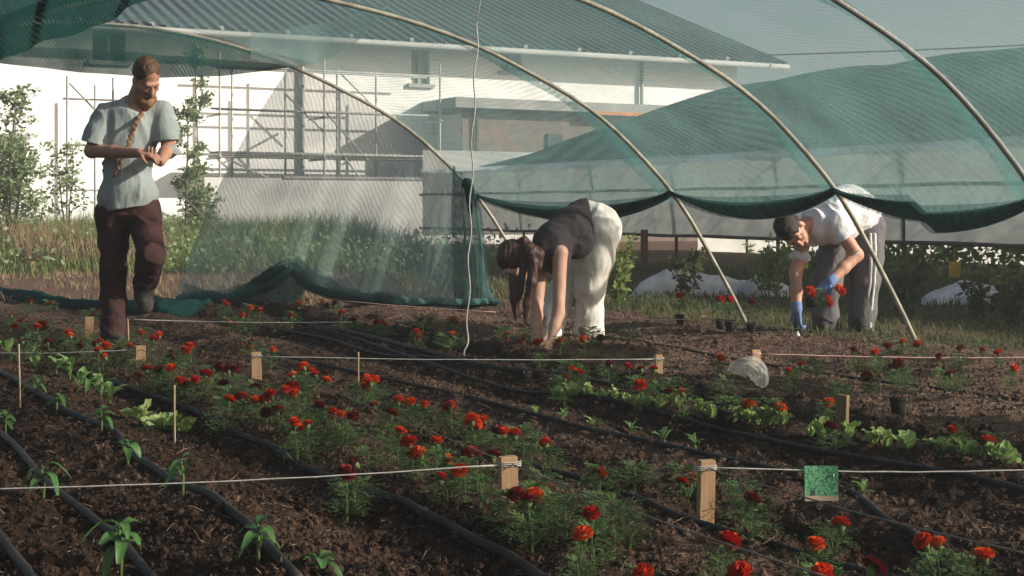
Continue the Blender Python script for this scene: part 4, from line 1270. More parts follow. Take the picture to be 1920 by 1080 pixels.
b.ell(p2(1126, 430, .02), (.128, .175, .15), None, .05); b.chain([p2(1108, 405, .0), p2(1120, 425, .02)], [.098, .125], .04)
b.chain([hipN, hipN.lerp(knB, .5), knB, p2(1104, 585, -.03), p2(1103, 634, .0)], [.132, .118, .092, .084, .100], .03); b.trim(p2(1103, 631, 0), Vector((0, 0, -1)), .2)
b.chain([hipF, hipF.lerp(knA, .5), knA, knA.lerp(anA, .5), p2(1022, 642, -.06)], [.125, .105, .082, .078, .088], .025)
b.cut(p2(1092, 405, 0), Vector((-.92, -.25, .15)) * 1.0); b.ops.pop()
put('trousers', b.mesh('trousers', M['trouser2'], .0068, .009, (9, 9, 3), 21, O2, .002), wom)
# waistband
b = Body(); b.chain([p2(1101, 390, -.06), p2(1109, 405, -.10), p2(1112, 430, -.15)], [.022, .02, .018], .01)
put('waistband', b.mesh('waistband', M['trouser2'], .006, .002, (30, 30, 30), 2, O2), wom)
for A, T_ in ((anB, p2(1096, 636, -.08)), (anA, p2(1014, 650, -.14))):
    boot(Vector((A.x, A.y, gz(A.x, A.y) + .09)), Vector((T_.x, T_.y, gz(T_.x, T_.y) + .07)), 'shoe', wom, O2, 'shoe_pale', .02, None, .72)
L2 = lambda x, y, z: hc2 + HR2 @ (Vector((x, y, z)) * .95)
b = Body(); b.ell(L2(0, -.03, .035), (.086, .102, .098), HR2.to_4x4(), .02); b.ell(L2(0, -.05, -.03), (.075, .07, .085), HR2.to_4x4(), .02)
b.ell(L2(0, .10, -.035), (.06, .06, .085), HR2.to_4x4(), .012, True)
b.cap(p2(990, 462, -.5), p2(982, 452, -.49), .032, .028, .015)
b.chain([p2(990, 462, -.53), p2(1000, 490, -.60), p2(997, 530, -.62), p2(988, 570, -.62), p2(984, 606, -.61)], [.026, .030, .028, .020, .004], .010)
b.chain([p2(985, 462, -.50), p2(982, 500, -.56), p2(975, 545, -.58), p2(972, 590, -.57)], [.024, .022, .016, .004], .010)
b.chain([p2(960, 520, -.55), p2(962, 560, -.57), p2(968, 600, -.57)], [.022, .016, .006], .02); b.chain([p2(985, 468, -.46), p2(1006, 478, -.42), p2(1008, 500, -.44)], [.05, .046, .03], .02)
put('hair', b.mesh('hair', M['hair2'], .0055, .006, (40, 40, 7), 5, O2, .003), wom)

# ---------------------------------------------------------------- stooping man in white shirt
Y3 = 9.75
def p3(px, py, dy=0.0): return at(px, py, Y3 + dy)
O3 = Vector((p3(1585, 620).x, Y3, gz(p3(1585, 620).x, Y3)))
m3 = thing('person', 'man in white shirt and grey track trousers stooping under the net hem', 'person', O3)
hc3 = p3(1487, 433, -.30)
HR3 = frame_from(Vector((.18, -.62, -.76)), Vector((-.80, -.30, .45)))
sN, sF = p3(1566, 418, -.30), p3(1512, 432, -.10)
eN, wN = p3(1606, 478, -.30), p3(1556, 528, -.42)
eF, wF = p3(1492, 512, -.22), p3(1494, 580, -.30)
hN, hF = p3(1625, 428, .10), p3(1578, 432, .16)
kN, aN = p3(1622, 530, .04), p3(1613, 622, .05)
kF, aF = p3(1549, 536, .0), p3(1549, 622, .10)
b = Body(); head(b, hc3, HR3, 1.0)
b.chain([hc3 + HR3 @ Vector((0, -.03, -.06)), p3(1520, 420, -.24), p3(1535, 415, -.2)], [.056, .058, .07], .02)
b.chain([sN, p3(1540, 418, -.2), sF], [.055, .07, .055], .03)
b.chain([p3(1555, 408, -.16), p3(1585, 400, -.02), p3(1608, 415, .1)], [.12, .12, .12], .04)
b.chain([sN, eN, eN.lerp(wN, .5), wN], [.054, .044, .040, .030], .02)
b.chain([sF, eF, eF.lerp(wF, .5), wF], [.052, .042, .039, .030], .02)
b.chain([hN, kN, aN], [.09, .058, .042], .03); b.chain([hF, kF, aF], [.09, .058, .042], .03)
put('body', b.mesh('body', M['skin'], .0062, origin=O3), m3)
b = Body()
b.chain([p3(1535, 412, -.2), p3(1560, 400, -.14), p3(1590, 392, -.02), p3(1612, 400, .08)], [.105, .145, .150, .142], .05)
b.ell(p3(1540, 428, -.2), (.11, .12, .11), None, .05); b.ell(p3(1570, 425, -.05), (.13, .14, .12), None, .05)
b.chain([sN, sN.lerp(eN, .62)], [.070, .086], .035); b.chain([sF, sF.lerp(eF, .50)], [.070, .078], .035)
b.trim(sN.lerp(eN, .46), Vector((.55, 0, -.85)), .13); b.trim(sF.lerp(eF, .36), Vector((-.1, 0, -1)), .11)
put('shirt', b.mesh('shirt', M['shirt3'], .0068, .013, (8, 8, 6), 31, O3, .002), m3)
b = Body()
b.ell(p3(1605, 418, .12), (.165, .14, .13), None, .05)
b.chain([hN, hN.lerp(kN, .5), kN, p3(1617, 585, .04), p3(1614, 625, .04)], [.125, .108, .090, .080, .084], .04)
b.chain([hF, hF.lerp(kF, .5), kF, p3(1548, 585, .03), p3(1549, 622, .06)], [.115, .105, .090, .082, .086], .04)
tr3 = put('trousers', b.mesh('trousers', M['trouser3'], .0068, .011, (7, 7, 7), 41, O3, .002), m3)
for off in (0, .028):
    b = Body(); b.chain([p3(1632, 440, -.03) + Vector((off, .01 * 0, 0)), p3(1633, 485, -.055) + Vector((off, 0, 0)), p3(1631, 530, -.05) + Vector((off, 0, 0)), p3(1625, 585, -.035) + Vector((off, 0, 0)), p3(1623, 622, -.03) + Vector((off, 0, 0))], [.012, .012, .012, .011, .011], .004)
    put('side_stripe', b.mesh('side_stripe', M['stripe'], .005, .002, (20, 20, 20), 2, O3), tr3)
for A, dx in ((aN, -.03), (aF, -.06)):
    g_ = gz(A.x, A.y)
    boot(Vector((A.x, A.y, g_ + .085)), Vector((A.x + dx, A.y - .17, gz(A.x + dx, A.y - .17) + .06)), 'shoe', m3, O3, 'shoe', .03)
L3 = lambda x, y, z: hc3 + HR3 @ Vector((x, y, z))
b = Body(); b.ell(L3(0, -.022, .046), (.083, .100, .094), HR3.to_4x4(), .02); b.ell(L3(0, -.075, -.01), (.062, .04, .06), HR3.to_4x4(), .02)
b.ell(L3(0, .10, -.04), (.085, .075, .085), HR3.to_4x4(), .012, True)
for sx in (-1, 1): b.ell(L3(sx * .09, -.005, -.035), (.03, .035, .045), HR3.to_4x4(), .01, True)
put('hair', b.mesh('hair', M['hair3'], .006, .003, (35, 35, 35), 7, O3, .003), m3)
b = Body()
for sx in (-1, 1): b.cap(L3(sx * .014, .100, .018), L3(sx * .046, .085, .022), .0055, .0045, .003)
put('eyebrows', b.mesh('eyebrows', M['hair3'], .004, origin=O3), m3)
b = Body(); hand(b, wN, Vector((-.75, -.15, -.65)), Vector((-.1, .5, -.8)), 1, .75, 1.08); b.cap(wN, wN.lerp(eN, .10), .036, .036, .01)
put('glove', b.mesh('glove', M['glove_blue'], .006, .001, (30, 30, 30), 3, O3), m3)
b = Body(); hand(b, wF, Vector((0, -.1, -1)), Vector((.7, .5, 0)), -1, .85, 1.08); b.cap(wF, wF.lerp(eF, .12), .036, .036, .01)
put('glove', b.mesh('glove', M['glove_blue'], .006, .001, (30, 30, 30), 3, O3), m3)
# trowel in the lower hand
TP = p3(1494, 606, -.32)
tro = thing('hand_trowel', 'small trowel with dark handle and pale blade in the gloved hand', 'trowel', TP)
b = MB(); b.tube([Vector((0, 0, .04)), Vector((0, -.005, -.03)), Vector((0, -.005, -.055))], [.016, .019, .010], 10); b.obj('handle', M['glove_dark'], tro, True)
def blade(u, v):
    w = .030 * math.sin(math.pi * min(.97, .25 + .70 * (1 - v) ** .7)); x = (u - .5) * 2
    return Vector((x * w, -.01 - .012 * (1 - x * x) * (1 - v * .5), -.05 - .085 * v))
b = MB(); b.grid(blade, 8, 8); b.grid(lambda u, v: blade(u, v) + Vector((0, .003, 0)), 8, 8); b.obj('blade', M['steel'], tro, True)
# ================================================================== HOSES, STAKES, STRINGS
def hose(pts, label, r=.015, seed=0):
    P = []
    for x, y in pts:
        P.append(gnd(x, y))
    sp_ = spline(P, 12); out = []
    X = np.array([p.x + .004 * math.sin(i * .35 + seed) for i, p in enumerate(sp_)]); Yy = np.array([p.y for p in sp_])
    g0 = soil_height(X, Yy)
    zz = np.mean([soil_height(X + dx, Yy + dy) for dx, dy in ((0, 0), (.05, 0), (-.05, 0), (0, .05), (0, -.05), (.03, .1), (-.03, -.1))], 0) + r * 1.1
    for _ in range(20):
        zz[1:-1] = np.maximum(g0[1:-1] + r * .1, (zz[:-2] + 2 * zz[1:-1] + zz[2:]) / 4)
    out = [Vector((X[i], Yy[i], zz[i])) for i in range(len(X))]
    t = MB(); t.tube(out, r * .78, 8)
    t.obj('drip_hose', M['hose'], None, True, label=label, cat='hose', group='drip hoses along the beds')
hose([(-60, 950), (0, 1025), (60, 1110)], 'dark hose crossing the bottom left corner of the photo', .016)
hose([(-60, 745), (0, 802), (60, 868), (130, 938), (190, 985), (250, 1035), (330, 1110)], 'leftmost long grey hose curving through the pepper bed', .016, 1)
hose([(-80, 670), (0, 713), (60, 748), (120, 785), (200, 818), (240, 866), (290, 905), (350, 942), (420, 985), (480, 1030), (560, 1110)], 'grey hose winding past the pepper seedlings left of centre', .016, 2)
hose([(150, 690), (240, 722), (330, 756), (420, 796), (500, 832), (580, 870), (640, 902), (720, 936), (800, 972), (870, 1005), (950, 1045), (1060, 1100)], 'thick grey hose passing in front of the near left stake', .017, 3)
hose([(495, 668), (960, 785), (1160, 838), (1340, 885), (1560, 938), (1690, 1010), (1790, 1065)], 'grey hose running diagonally behind the two near stakes', .012, 4)
hose([(560, 640), (975, 755), (1190, 815), (1370, 855), (1720, 950), (1960, 1012)], 'thin black hose on the bed below the lettuce row', .010, 5)
hose([(520, 605), (760, 675), (960, 733), (1080, 750), (1330, 808), (1560, 865), (1960, 945)], 'black hose following the near edge of the lettuce row', .012, 6)
hose([(550, 615), (770, 668), (960, 712), (1250, 745), (1400, 778), (1600, 822), (1960, 900)], 'black tube following the far edge of the lettuce row', .018, 7)  # tube drawn for the black band along the furrow
hose([(400, 598), (560, 630), (680, 660), (800, 682), (930, 692), (1100, 708), (1200, 715)], 'black hose sagging below the bent woman', .012, 8)
hose([(420, 617), (520, 640), (640, 668), (690, 690), (760, 712)], 'short black hose behind the middle stake', .010, 9)
hose([(1130, 645), (1290, 668), (1480, 700), (1680, 728), (1960, 770)], 'dark hose on the reddish soil right of the woman', .010, 10)
hose([(980, 880), (1200, 952), (1330, 1000), (1500, 1042), (1700, 1095)], 'black hose at the foot of the near right stake', .012, 11)

def stake(px, top, base, w, label, mm='wood', rz=0.0, thick=None, group='wooden stakes marking the beds'):
    p = gnd(px, base); s = FPX / p.y
    h = (base - top) / s; wd = w / s
    z0 = gz(p.x, p.y)
    p.z = 0
    b = MB(); th = thick or wd * .55
    b.box((0, 0, h / 2 - .06), (wd, th, h + .12))
    o = b.obj('wooden_stake', M[mm], None, label=label, cat='stake', group=group, loc=p)
    bv = o.modifiers.new('bevel', 'BEVEL'); bv.width = .0025; bv.segments = 2
    o.rotation_euler = (random.uniform(-.03, .03), random.uniform(-.04, .04), rz)
    return Vector((p.x, p.y, h - .02))
ST = {}
ST[1] = stake(955, 855, 988, 34, 'near left stake, thick pale wood with string tied at its top', rz=.32)
ST[2] = stake(1322, 862, 990, 31, 'near right stake, thick pale wood beside the hanging green packet', rz=.30)
ST[3] = stake(481, 660, 716, 19, 'pale stake in the middle distance left of centre', rz=.3)
ST[4] = stake(263, 648, 692, 18, 'pale stake among the marigolds just in front of the bearded man', rz=.3)
ST[5] = stake(166, 594, 634, 15, 'pale stake left of the trouser leg of the bearded man', rz=.3)
ST[7] = stake(1235, 665, 713, 15, 'pale stake right of the bent woman at the end of the white string', rz=.3)
ST[8] = stake(1416, 656, 692, 17, 'pale stake with red string wound round its top above the plastic bag', rz=.3)
ST[9] = stake(1578, 740, 815, 22, 'stake with shade-darkened colour behind the lettuce row', 'wood_shade', rz=-.75)
ST[10] = stake(1318, 592, 628, 9, 'small stake with pink string in front of the potted marigolds', rz=.3)
ST[11] = stake(62, 490, 512, 9, 'left one of two tiny stakes on the far bare strip', rz=.3)
ST[12] = stake(128, 489, 508, 7, 'right one of two tiny stakes on the far bare strip', rz=.3)
def stick(pts, label, r=.004):
    P = [gnd(pts[0][0], pts[0][1])]
    P[0].z = 0
    Y = P[0].y
    P = [P[0] - Vector((0, 0, .05))] + [at(x, y, Y) for x, y in pts[1:]]
    t = MB(); t.tube(spline(P, 4), r, 6)
    t.obj('thin_stick', M['stick'], None, True, label=label, cat='stick', group='thin sticks in the beds')
stick([(38, 768), (37, 720), (36, 690), (35, 645)], 'thin pale stick at the left edge standing under the string')
stick([(328, 822), (327, 780), (327, 722)], 'thin pale stick beside the pale lettuces on the left')
stick([(673, 730), (672, 700), (672, 660)], 'thin stick under the long white string left of the woman')
stick([(241, 641), (240, 615), (239, 597)], 'thin pale stick right of the trouser leg of the bearded man', .006)

def string(a, b_, label, mm='string', r=.0022, sag=.01):
    a = Vector(a); b_ = Vector(b_); n = 14
    P = [a.lerp(b_, i / n) + Vector((0, 0, -sag * math.sin(math.pi * i / n) + random.uniform(-.0012, .0012))) for i in range(n + 1)]
    t = MB(); t.tube(P, r, 5)
    t.obj('string', M[mm], None, True, label=label, cat='string', group='strings stretched between the stakes')
def wrap(p, w, mm, label, rz=.3):
    t = MB()
    P = []
    for i in range(37):
        a = i / 12 * 2 * math.pi
        P.append(Vector((math.copysign(min(abs(math.cos(a)) * 1.3, 1), math.cos(a)) * w * .56, math.copysign(min(abs(math.sin(a)) * 1.3, 1), math.sin(a)) * w * .33, -.008 + i * .0004)))
    t.tube(P, .0014, 5)
    o = t.obj('string_knot', M[mm], None, True, label=label, cat='string', loc=p); o.rotation_euler = (0, 0, rz)
zs = ST[1].z
string(at(-60, 918, ST[1].y * .97), ST[1] + Vector((-.02, -.015, 0)), 'nearest white string running left from the near left stake')
string(ST[2], at(2000, 879, ST[2].y * 1.02), 'nearest white string running right from the near right stake past the green packet')
string(ST[1], gnd(1640, 1110, .17), 'string running from the near left stake toward the lower right', 'string_grey')
string(ST[2], gnd(1960, 1046, .16), 'string running from the near right stake toward the right edge', 'string_grey')
string(ST[3], ST[1], 'string along the bed between the near left stake and the middle left stake', 'string_grey', .002)
string(ST[3] + Vector((0, -.01, 0)), ST[7] + Vector((0, -.01, 0)), 'long white string crossing in front of the bent woman', 'string', .0026)
string(at(-60, 661, ST[4].y), ST[4], 'white string at left crossing in front of the bearded man', 'string', .0026)
string(ST[4], gnd(660, 790, .14), 'string slanting from the stake in front of the bearded man', 'string_grey', .002)
string(gnd(240, 640) + Vector((0, 0, .14)), at(660, 604, 9.4), 'pale string across the far bed behind the bearded man\'s boot', 'string', .003)
string(ST[5], at(-40, 545, 11.5), 'faint string from the stake left of the bearded man', 'string_grey', .002)
string(ST[8], at(1990, 670, ST[8].y * .99), 'pink string running right from the red topped stake', 'string_pink', .0034)
string(at(1128, 628, 9.0), ST[8], 'pink string between the woman and the red topped stake', 'string_pink', .003)
string(at(1128, 596, 10.2), ST[10], 'pink string behind the woman reaching the small stake', 'string_pink', .003)
string(ST[10], at(1990, 660, 8.3), 'brownish string passing at the shoes of the man in the white shirt', 'string_grey', .003)
string(ST[7], at(1990, 790, 6.0), 'dull string from the stake right of the woman to the right edge', 'string_grey', .0022)
string(at(560, 556, 11.6), at(930, 585, 11.3), 'thin reddish string in front of the net curtain', 'string_pink', .0025)
wrap(ST[1], .053, 'string', 'white string wound round the near left stake'); wrap(ST[2], .05, 'string', 'white string wound round the near right stake')
wrap(ST[8], .05, 'string_pink', 'red string wound round the stake above the plastic bag'); wrap(ST[3], .045, 'string', 'white string wound round the middle left stake')
wrap(ST[7], .045, 'string', 'white string wound round the stake right of the woman')

# ---- seed packet on the near right string
def packet_mat():
    m, n, b = _new('printed seed packet'); N = n.nodes; L = n.links
    tc = N.new('ShaderNodeTexCoord')
    v = N.new('ShaderNodeTexVoronoi'); v.inputs['Scale'].default_value = 230; L.new(tc.outputs['Object'], v.inputs['Vector'])
    cr = N.new('ShaderNodeValToRGB'); cr.color_ramp.elements[0].color = (.015, .14, .05, 1); cr.color_ramp.elements[1].color = (.22, .55, .30, 1)
    cr.color_ramp.elements[0].position = .1; cr.color_ramp.elements[1].position = .75
    L.new(v.outputs['Color'], cr.inputs[0]); L.new(cr.outputs[0], b.inputs['Base Color']); b.inputs['Roughness'].default_value = .35
    return m
M['packet'] = packet_mat(); M['cream'] = mat('cream paper', (.55, .42, .28), .6); M['silver'] = mat('silver foil edge', (.30, .33, .34), .3, spec=.6)
Yp = ST[2].y * 1.003
pk = thing('seed_packet', 'green printed seed packet hanging on the nearest white string', 'seed packet', at(1540, 876, Yp))
s = Yp / FPX
def pk_part(x0, x1, y0, y1, dy, name, mm):
    b = MB(); b.grid(lambda u, v: Vector(((x0 + (x1 - x0) * u - 1540) * s, -.004 + dy + .004 * math.sin(u * 3), -(y0 + (y1 - y0) * v - 876) * s)), 6, 4)
    b.grid(lambda u, v: Vector(((x0 + (x1 - x0) * u - 1540) * s, .004 - dy + .004 * math.sin(u * 3), -(y0 + (y1 - y0) * v - 876) * s)), 6, 4)
    return b.obj(name, M[mm], pk, True)
pk_part(1508, 1571, 874, 930, 0, 'printed_face', 'packet'); pk_part(1509, 1572, 929, 939, 0, 'cream_band', 'cream'); pk_part(1508.5, 1527, 918, 929, -.0012, 'foil_corner', 'silver')
pk_part(1562, 1570, 888, 893, -.0012, 'white_mark', 'stripe')

# ---- translucent plastic bag
def bag_mat():
    m, n, b = _new('clear plastic film'); N = n.nodes; L = n.links
    b.inputs['Base Color'].default_value = (.78, .78, .70, 1); b.inputs['Roughness'].default_value = .28
    tr = N.new('ShaderNodeBsdfTranslucent'); tr.inputs[0].default_value = (.8, .8, .7, 1)
    tp = N.new('ShaderNodeBsdfTransparent')
    a = N.new('ShaderNodeMixShader'); a.inputs[0].default_value = .5; L.new(b.outputs[0], a.inputs[1]); L.new(tr.outputs[0], a.inputs[2])
    c = N.new('ShaderNodeMixShader'); c.inputs[0].default_value = .42; L.new(a.outputs[0], c.inputs[1]); L.new(tp.outputs[0], c.inputs[2])
    L.new(c.outputs[0], N['Material Output'].inputs[0]); return m
M['bag'] = bag_mat()
bp_ = on_ground(1405, 742)
def bagf(u, v):
    a = math.radians(160 - 195 * u)
    n_ = float(vn(np.array([u * 9.]), np.array([v * 6.]), 4)[0]) - .5
    r0, r1 = .010, .098
    r = r0 + (r1 - r0) * v
    bl = .05 * math.sin(math.pi * (.1 + .8 * v)) * math.sin(math.pi * min(1, .15 + u * .85)) ** .5
    return Vector((math.cos(a) * r - .01, -bl + .010 * n_ + .02 * (float(vn(np.array([u * 5. + v * 11]), np.array([v * 9. - u * 4]), 14)[0]) - .5), max(.004, .05 + math.sin(a) * r + .012 * n_)))
t = MB(); t.grid(bagf, 40, 22)
t.obj('plastic_bag', M['bag'], None, True, label='crumpled clear plastic bag propped on the bed right of centre', cat='plastic bag', loc=bp_)

# ================================================================== PLANTS
def petal_head(name, mat_, seed, R_=.027):
    """pompom: short ruffled petals set all over a flattened ball"""
    rs = random.Random(seed); b = MB()
    for e0 in (-.55, -.2, .12, .42, .72, 1.02, 1.3):
        n = max(4, round(15 * math.cos(e0)))
        for i in range(n):
            a = 2 * math.pi * i / n + rs.uniform(-.2, .2) + e0 * 3; e = e0 + rs.uniform(-.15, .15)
            d = Vector((math.cos(a) * math.cos(e), math.sin(a) * math.cos(e), math.sin(e) * .85)); s_ = Vector((-math.sin(a), math.cos(a), 0))
            up = d.cross(s_) * -1
            w = R_ * .27 * rs.uniform(.8, 1.25); L2 = R_ * rs.uniform(.9, 1.12)
            o = d * R_ * .25; tip = d * L2 + up * R_ * rs.uniform(-.25, .1); mid = o.lerp(tip, .55) + up * R_ * .1
            c_ = R_ * .14 * rs.uniform(-1, 1)
            b.add([o - s_ * w * .3, o + s_ * w * .3, mid + s_ * w, mid - s_ * w, tip + s_ * w * .9 + up * c_, tip + d * R_ * .07, tip - s_ * w * .9 - up * c_], [(0, 1, 2, 3), (3, 2, 4, 5), (3, 5, 6)])
    return b.me(name, mat_)
def calyx_mesh():
    b = MB(); b.tube([Vector((0, 0, -.026)), Vector((0, 0, -.014)), Vector((0, 0, .0))], [.004, .010, .012], 8); return b.me('calyx', M['stem'], True)
HEADS = {c: [petal_head('flower_head', M[c], 10 * i + j) for j in range(3)] for i, c in enumerate(('orange_fl', 'red_fl', 'dark_fl'))}
CALYX = calyx_mesh()
def fern_leaf(b, base, d, L_, rs, n=5, w=.10):
    d = d.normalized(); side = d.cross(Vector((0, 0, 1))); side = side.normalized() if side.length > .05 else Vector((1, 0, 0)); up = side.cross(d)
    prev = base
    for i in range(1, n + 1):
        t_ = i / n
        p = base + d * L_ * t_ - Vector((0, 0, 1)) * L_ * .35 * t_ * t_
        for sg in (-1, 1):
            q = p + side * sg * L_ * .30 * math.sin(math.pi * (.15 + .75 * t_)) + d * L_ * .12 + up * rs.uniform(-.1, .1) * L_
            wv = d * L_ * w * .55
            b.add([prev.lerp(p, .5), p.lerp(q, .5) + wv, q, p.lerp(q, .5) - wv], [(0, 1, 2, 3)])
        prev = p
    b.add([prev - side * L_ * w * .4, prev + side * L_ * w * .4, prev + d * L_ * .22], [(0, 1, 2)])
def foliage_mesh(seed, H_=.13, n=24, spread=.11):
    rs = random.Random(seed); b = MB()
    for i in range(n):
        a = rs.uniform(0, 6.28); f_ = rs.random() ** .7; z = H_ * (.12 + .85 * f_)
        r = spread * rs.uniform(.05, .6) * math.sin(math.pi * min(.95, .25 + f_ * .65))
        base = Vector((math.cos(a) * r, math.sin(a) * r, z))
        d = Vector((math.cos(a), math.sin(a), rs.uniform(-.1, .9)))
        fern_leaf(b, base, d, rs.uniform(.038, .07), rs, 5, .14)
    return b.me('foliage', M['leaf_mar'])
def stem_mesh(seed, H_=.13):
    rs = random.Random(seed); b = MB(); b.tube([Vector((0, 0, -.02)), Vector((.003, 0, H_ * .5)), Vector((0, .004, H_))], [.004, .0035, .002], 5)
    for i in range(4):
        a = rs.uniform(0, 6.28); b.tube([Vector((0, 0, H_ * .25)), Vector((math.cos(a) * .025, math.sin(a) * .025, H_ * .55)), Vector((math.cos(a) * .045, math.sin(a) * .045, H_ * .8))], [.0025, .002, .001], 4)
    return b.me('stem', M['stem'])
FOL = [foliage_mesh(i, .13 + .015 * (i % 3), 62 + 6 * (i % 4)) for i in range(6)]
STM = [stem_mesh(i) for i in range(3)]
PED = None
ORD = ['first', 'second', 'third', 'fourth', 'fifth', 'sixth', 'seventh', 'eighth', 'ninth', 'tenth', 'eleventh', 'twelfth', 'thirteenth', 'fourteenth', 'fifteenth', 'sixteenth', 'seventeenth', 'eighteenth', 'nineteenth', 'twentieth']
heads_px = """20 592 o;38 600 o;28 612 o;70 612 r;80 606 r;127 622 r;132 629 o;96 567 r;57 566 r;178 585 r;190 640 o;199 648 o;184 655 r;196 668 o;265 622 r;297 628 o;288 634 r;270 652 d;244 648 r;222 655 d;357 648 o;349 656 r;
275 690 r;298 692 d;320 689 r;337 712 o;386 700 r;366 711 r;352 716 o;421 721 d;431 748 r;452 745 d;480 725 d;512 655 o;568 687 o;590 702 r;612 711 r;548 702 o;536 729 o;548 722 r;507 738 r;481 750 r;553 791 o;577 793 r;640 778 r;662 780 d;625 774 r;686 710 o;693 716 o;
748 750 r;770 752 r;796 758 r;751 806 r;765 828 r;785 850 o;819 825 o;882 851 d;924 853 d;840 860 o;862 881 o;826 895 r;884 786 o;905 785 o;893 793 o;945 808 o;965 812 o;846 758 r;662 866 d;650 886 d;
968 928 d;990 936 d;1109 962 r;1093 1000 r;1022 830 r;1018 917 d;1126 885 o;1281 904 r .05;1300 896 r .05;1205 1076 o;
1368 1014 r;1388 1076 r;1411 934 d;1531 1020 o;1577 980 o;1730 1014 r;1757 1019 r;1845 1038 o;1541 1076 r;1640 1062 d;
1351 670 o;1478 694 r;1502 682 r;1625 706 d;1674 688 d;1780 700 d;1554 754 r;1463 766 o;1404 756 r;1556 800 d;1785 806 r;1848 824 r;1856 832 r;1276 735 r;1254 734 d;1200 722 r;
420 566 r;470 576 o;487 581 r;560 568 o;577 562 o;604 567 r;628 566 r;546 592 r;455 592 o;430 603 r;640 586 r;660 600 d;
718 606 o;705 604 d;788 600 d;806 601 r;850 600 r;848 626 r;780 622 r;950 626 r;985 632 d;1008 642 r;1094 636 r;1126 632 d;1072 692 o;1085 698 r;1060 706 o;1178 685 r;1201 690 d;1226 690 r;1142 681 d;1050 640 r;
1664 648 d;1692 641 r;1719 645 r;1800 652 d;1842 655 r;1870 660 r;1902 690 r;1760 668 d;1600 655 d;1640 660 r;
90 640 d;40 640 d;320 660 d;150 648 d;410 690 d;440 690 d;470 640 d;700 760 d;600 760 d;520 770 d;735 775 d"""
HP = []
for tok in heads_px.replace('\n', '').split(';'):
    if tok.strip():
        x, y, c, *zz_ = tok.split(); HP.append((float(x), float(y), {'o': 'orange_fl', 'r': 'red_fl', 'd': 'dark_fl'}[c], float(zz_[0]) if zz_ else None))
ZH = .155
clusters = []
for x, y, c, zo in HP:
    zh = zo or random.uniform(.085, .135)
    p = gnd(x, y, zh)
    for cl in clusters:
        if (Vector((cl[0][0].x, cl[0][0].y)) - Vector((p.x, p.y))).length < .105 and len(cl) < 4: cl.append((p, c, x, y)); break
    else: clusters.append([(p, c, x, y)])
def zone(x, y):
    if y > 985 and x < 1250: return 'at the bottom edge below the stakes'
    if y > 985: return 'at the bottom right of the photo'
    if y > 870 and x > 930: return 'beside the near stakes'
    if x < 340 and y < 600: return 'before the dark net bundle'
    if x < 240: return 'left of the bearded man'
    if x < 470 and y < 640: return 'on the far bed near the net bundle'
    if x < 470: return 'in front of the bearded man'
    if x < 940 and y < 640: return 'before the net curtain'
    if x < 720: return 'around the middle left stake'
    if x < 1000: return 'behind the near left stake'
    if x < 1260 and y < 720: return 'around the bent woman'
    if y < 678 and x > 1580: return 'along the pink string at the right'
    if x < 1330: return 'left of near right stake'
    if x < 1620: return 'near the plastic bag and dark stake'
    return 'on the soil at the right edge'
CN = {'orange_fl': 'orange', 'red_fl': 'red', 'dark_fl': 'dark red'}
recs = []
def marigold(base, heads, label=None, potted=False, scale=1.0, foliage=True):
    T = thing('marigold', label or '', 'marigold', base, 0, 'marigolds planted in the beds')
    f = put('foliage', random.choice(FOL), T); f.rotation_euler = (0, 0, random.uniform(0, 6.28)); sc_ = random.uniform(.5, .85) * scale
    f.scale = (sc_, sc_, random.uniform(.6, .86))
    st_ = put('stem', random.choice(STM), T); st_.scale = (1, 1, .55)
    for hp_, c in heads:
        l = hp_ - base
        fh = put('flower_head', random.choice(HEADS[c]), T, loc=l)
        q = random.uniform(.62, 1.05); fh.scale = (q, q * random.uniform(.85, 1.1), q * random.uniform(.6, 1.0)); fh.rotation_euler = (random.uniform(-.2, .7), random.uniform(-.5, .5), random.uniform(0, 6.28))
        cx = put('calyx', CALYX, T, loc=l); cx.rotation_euler = fh.rotation_euler
        b = MB(); b.tube(spline([Vector((l.x * .3, l.y * .3, l.z * .35)), Vector((l.x * .75, l.y * .75, l.z * .72)), l - Vector((0, 0, .012))], 3), .0022, 5); b.obj('flower_stalk', M['stem'], T)
    return T
for cl in clusters:
    mx = sum((p for p, _, _, _ in cl), Vector()) / len(cl)
    base = Vector((mx.x + random.uniform(-.02, .02), mx.y + random.uniform(-.02, .03), 0)); base.z = gz(base.x, base.y) - .005
    hs = [(p, c) for p, c, _, _ in cl]
    if cl[0][2] < 1000 and random.random() < .45 and len(hs) < 4:
        p, c = hs[0]; hs.append((p + Vector((random.uniform(-.05, .05), random.uniform(.0, .06), random.uniform(-.035, .0))), random.choice((c, 'dark_fl', 'red_fl'))))
    T = marigold(base, hs, scale=1.2 if cl[0][2] < 1000 else 1.0)
    cols = [CN[c] for _, c in hs]
    recs.append((T, zone(cl[0][2], cl[0][3]), max(sorted(set(cols)), key=cols.count) if len(set(cols)) == 1 else 'mixed red', len(hs), cl[0][2]))
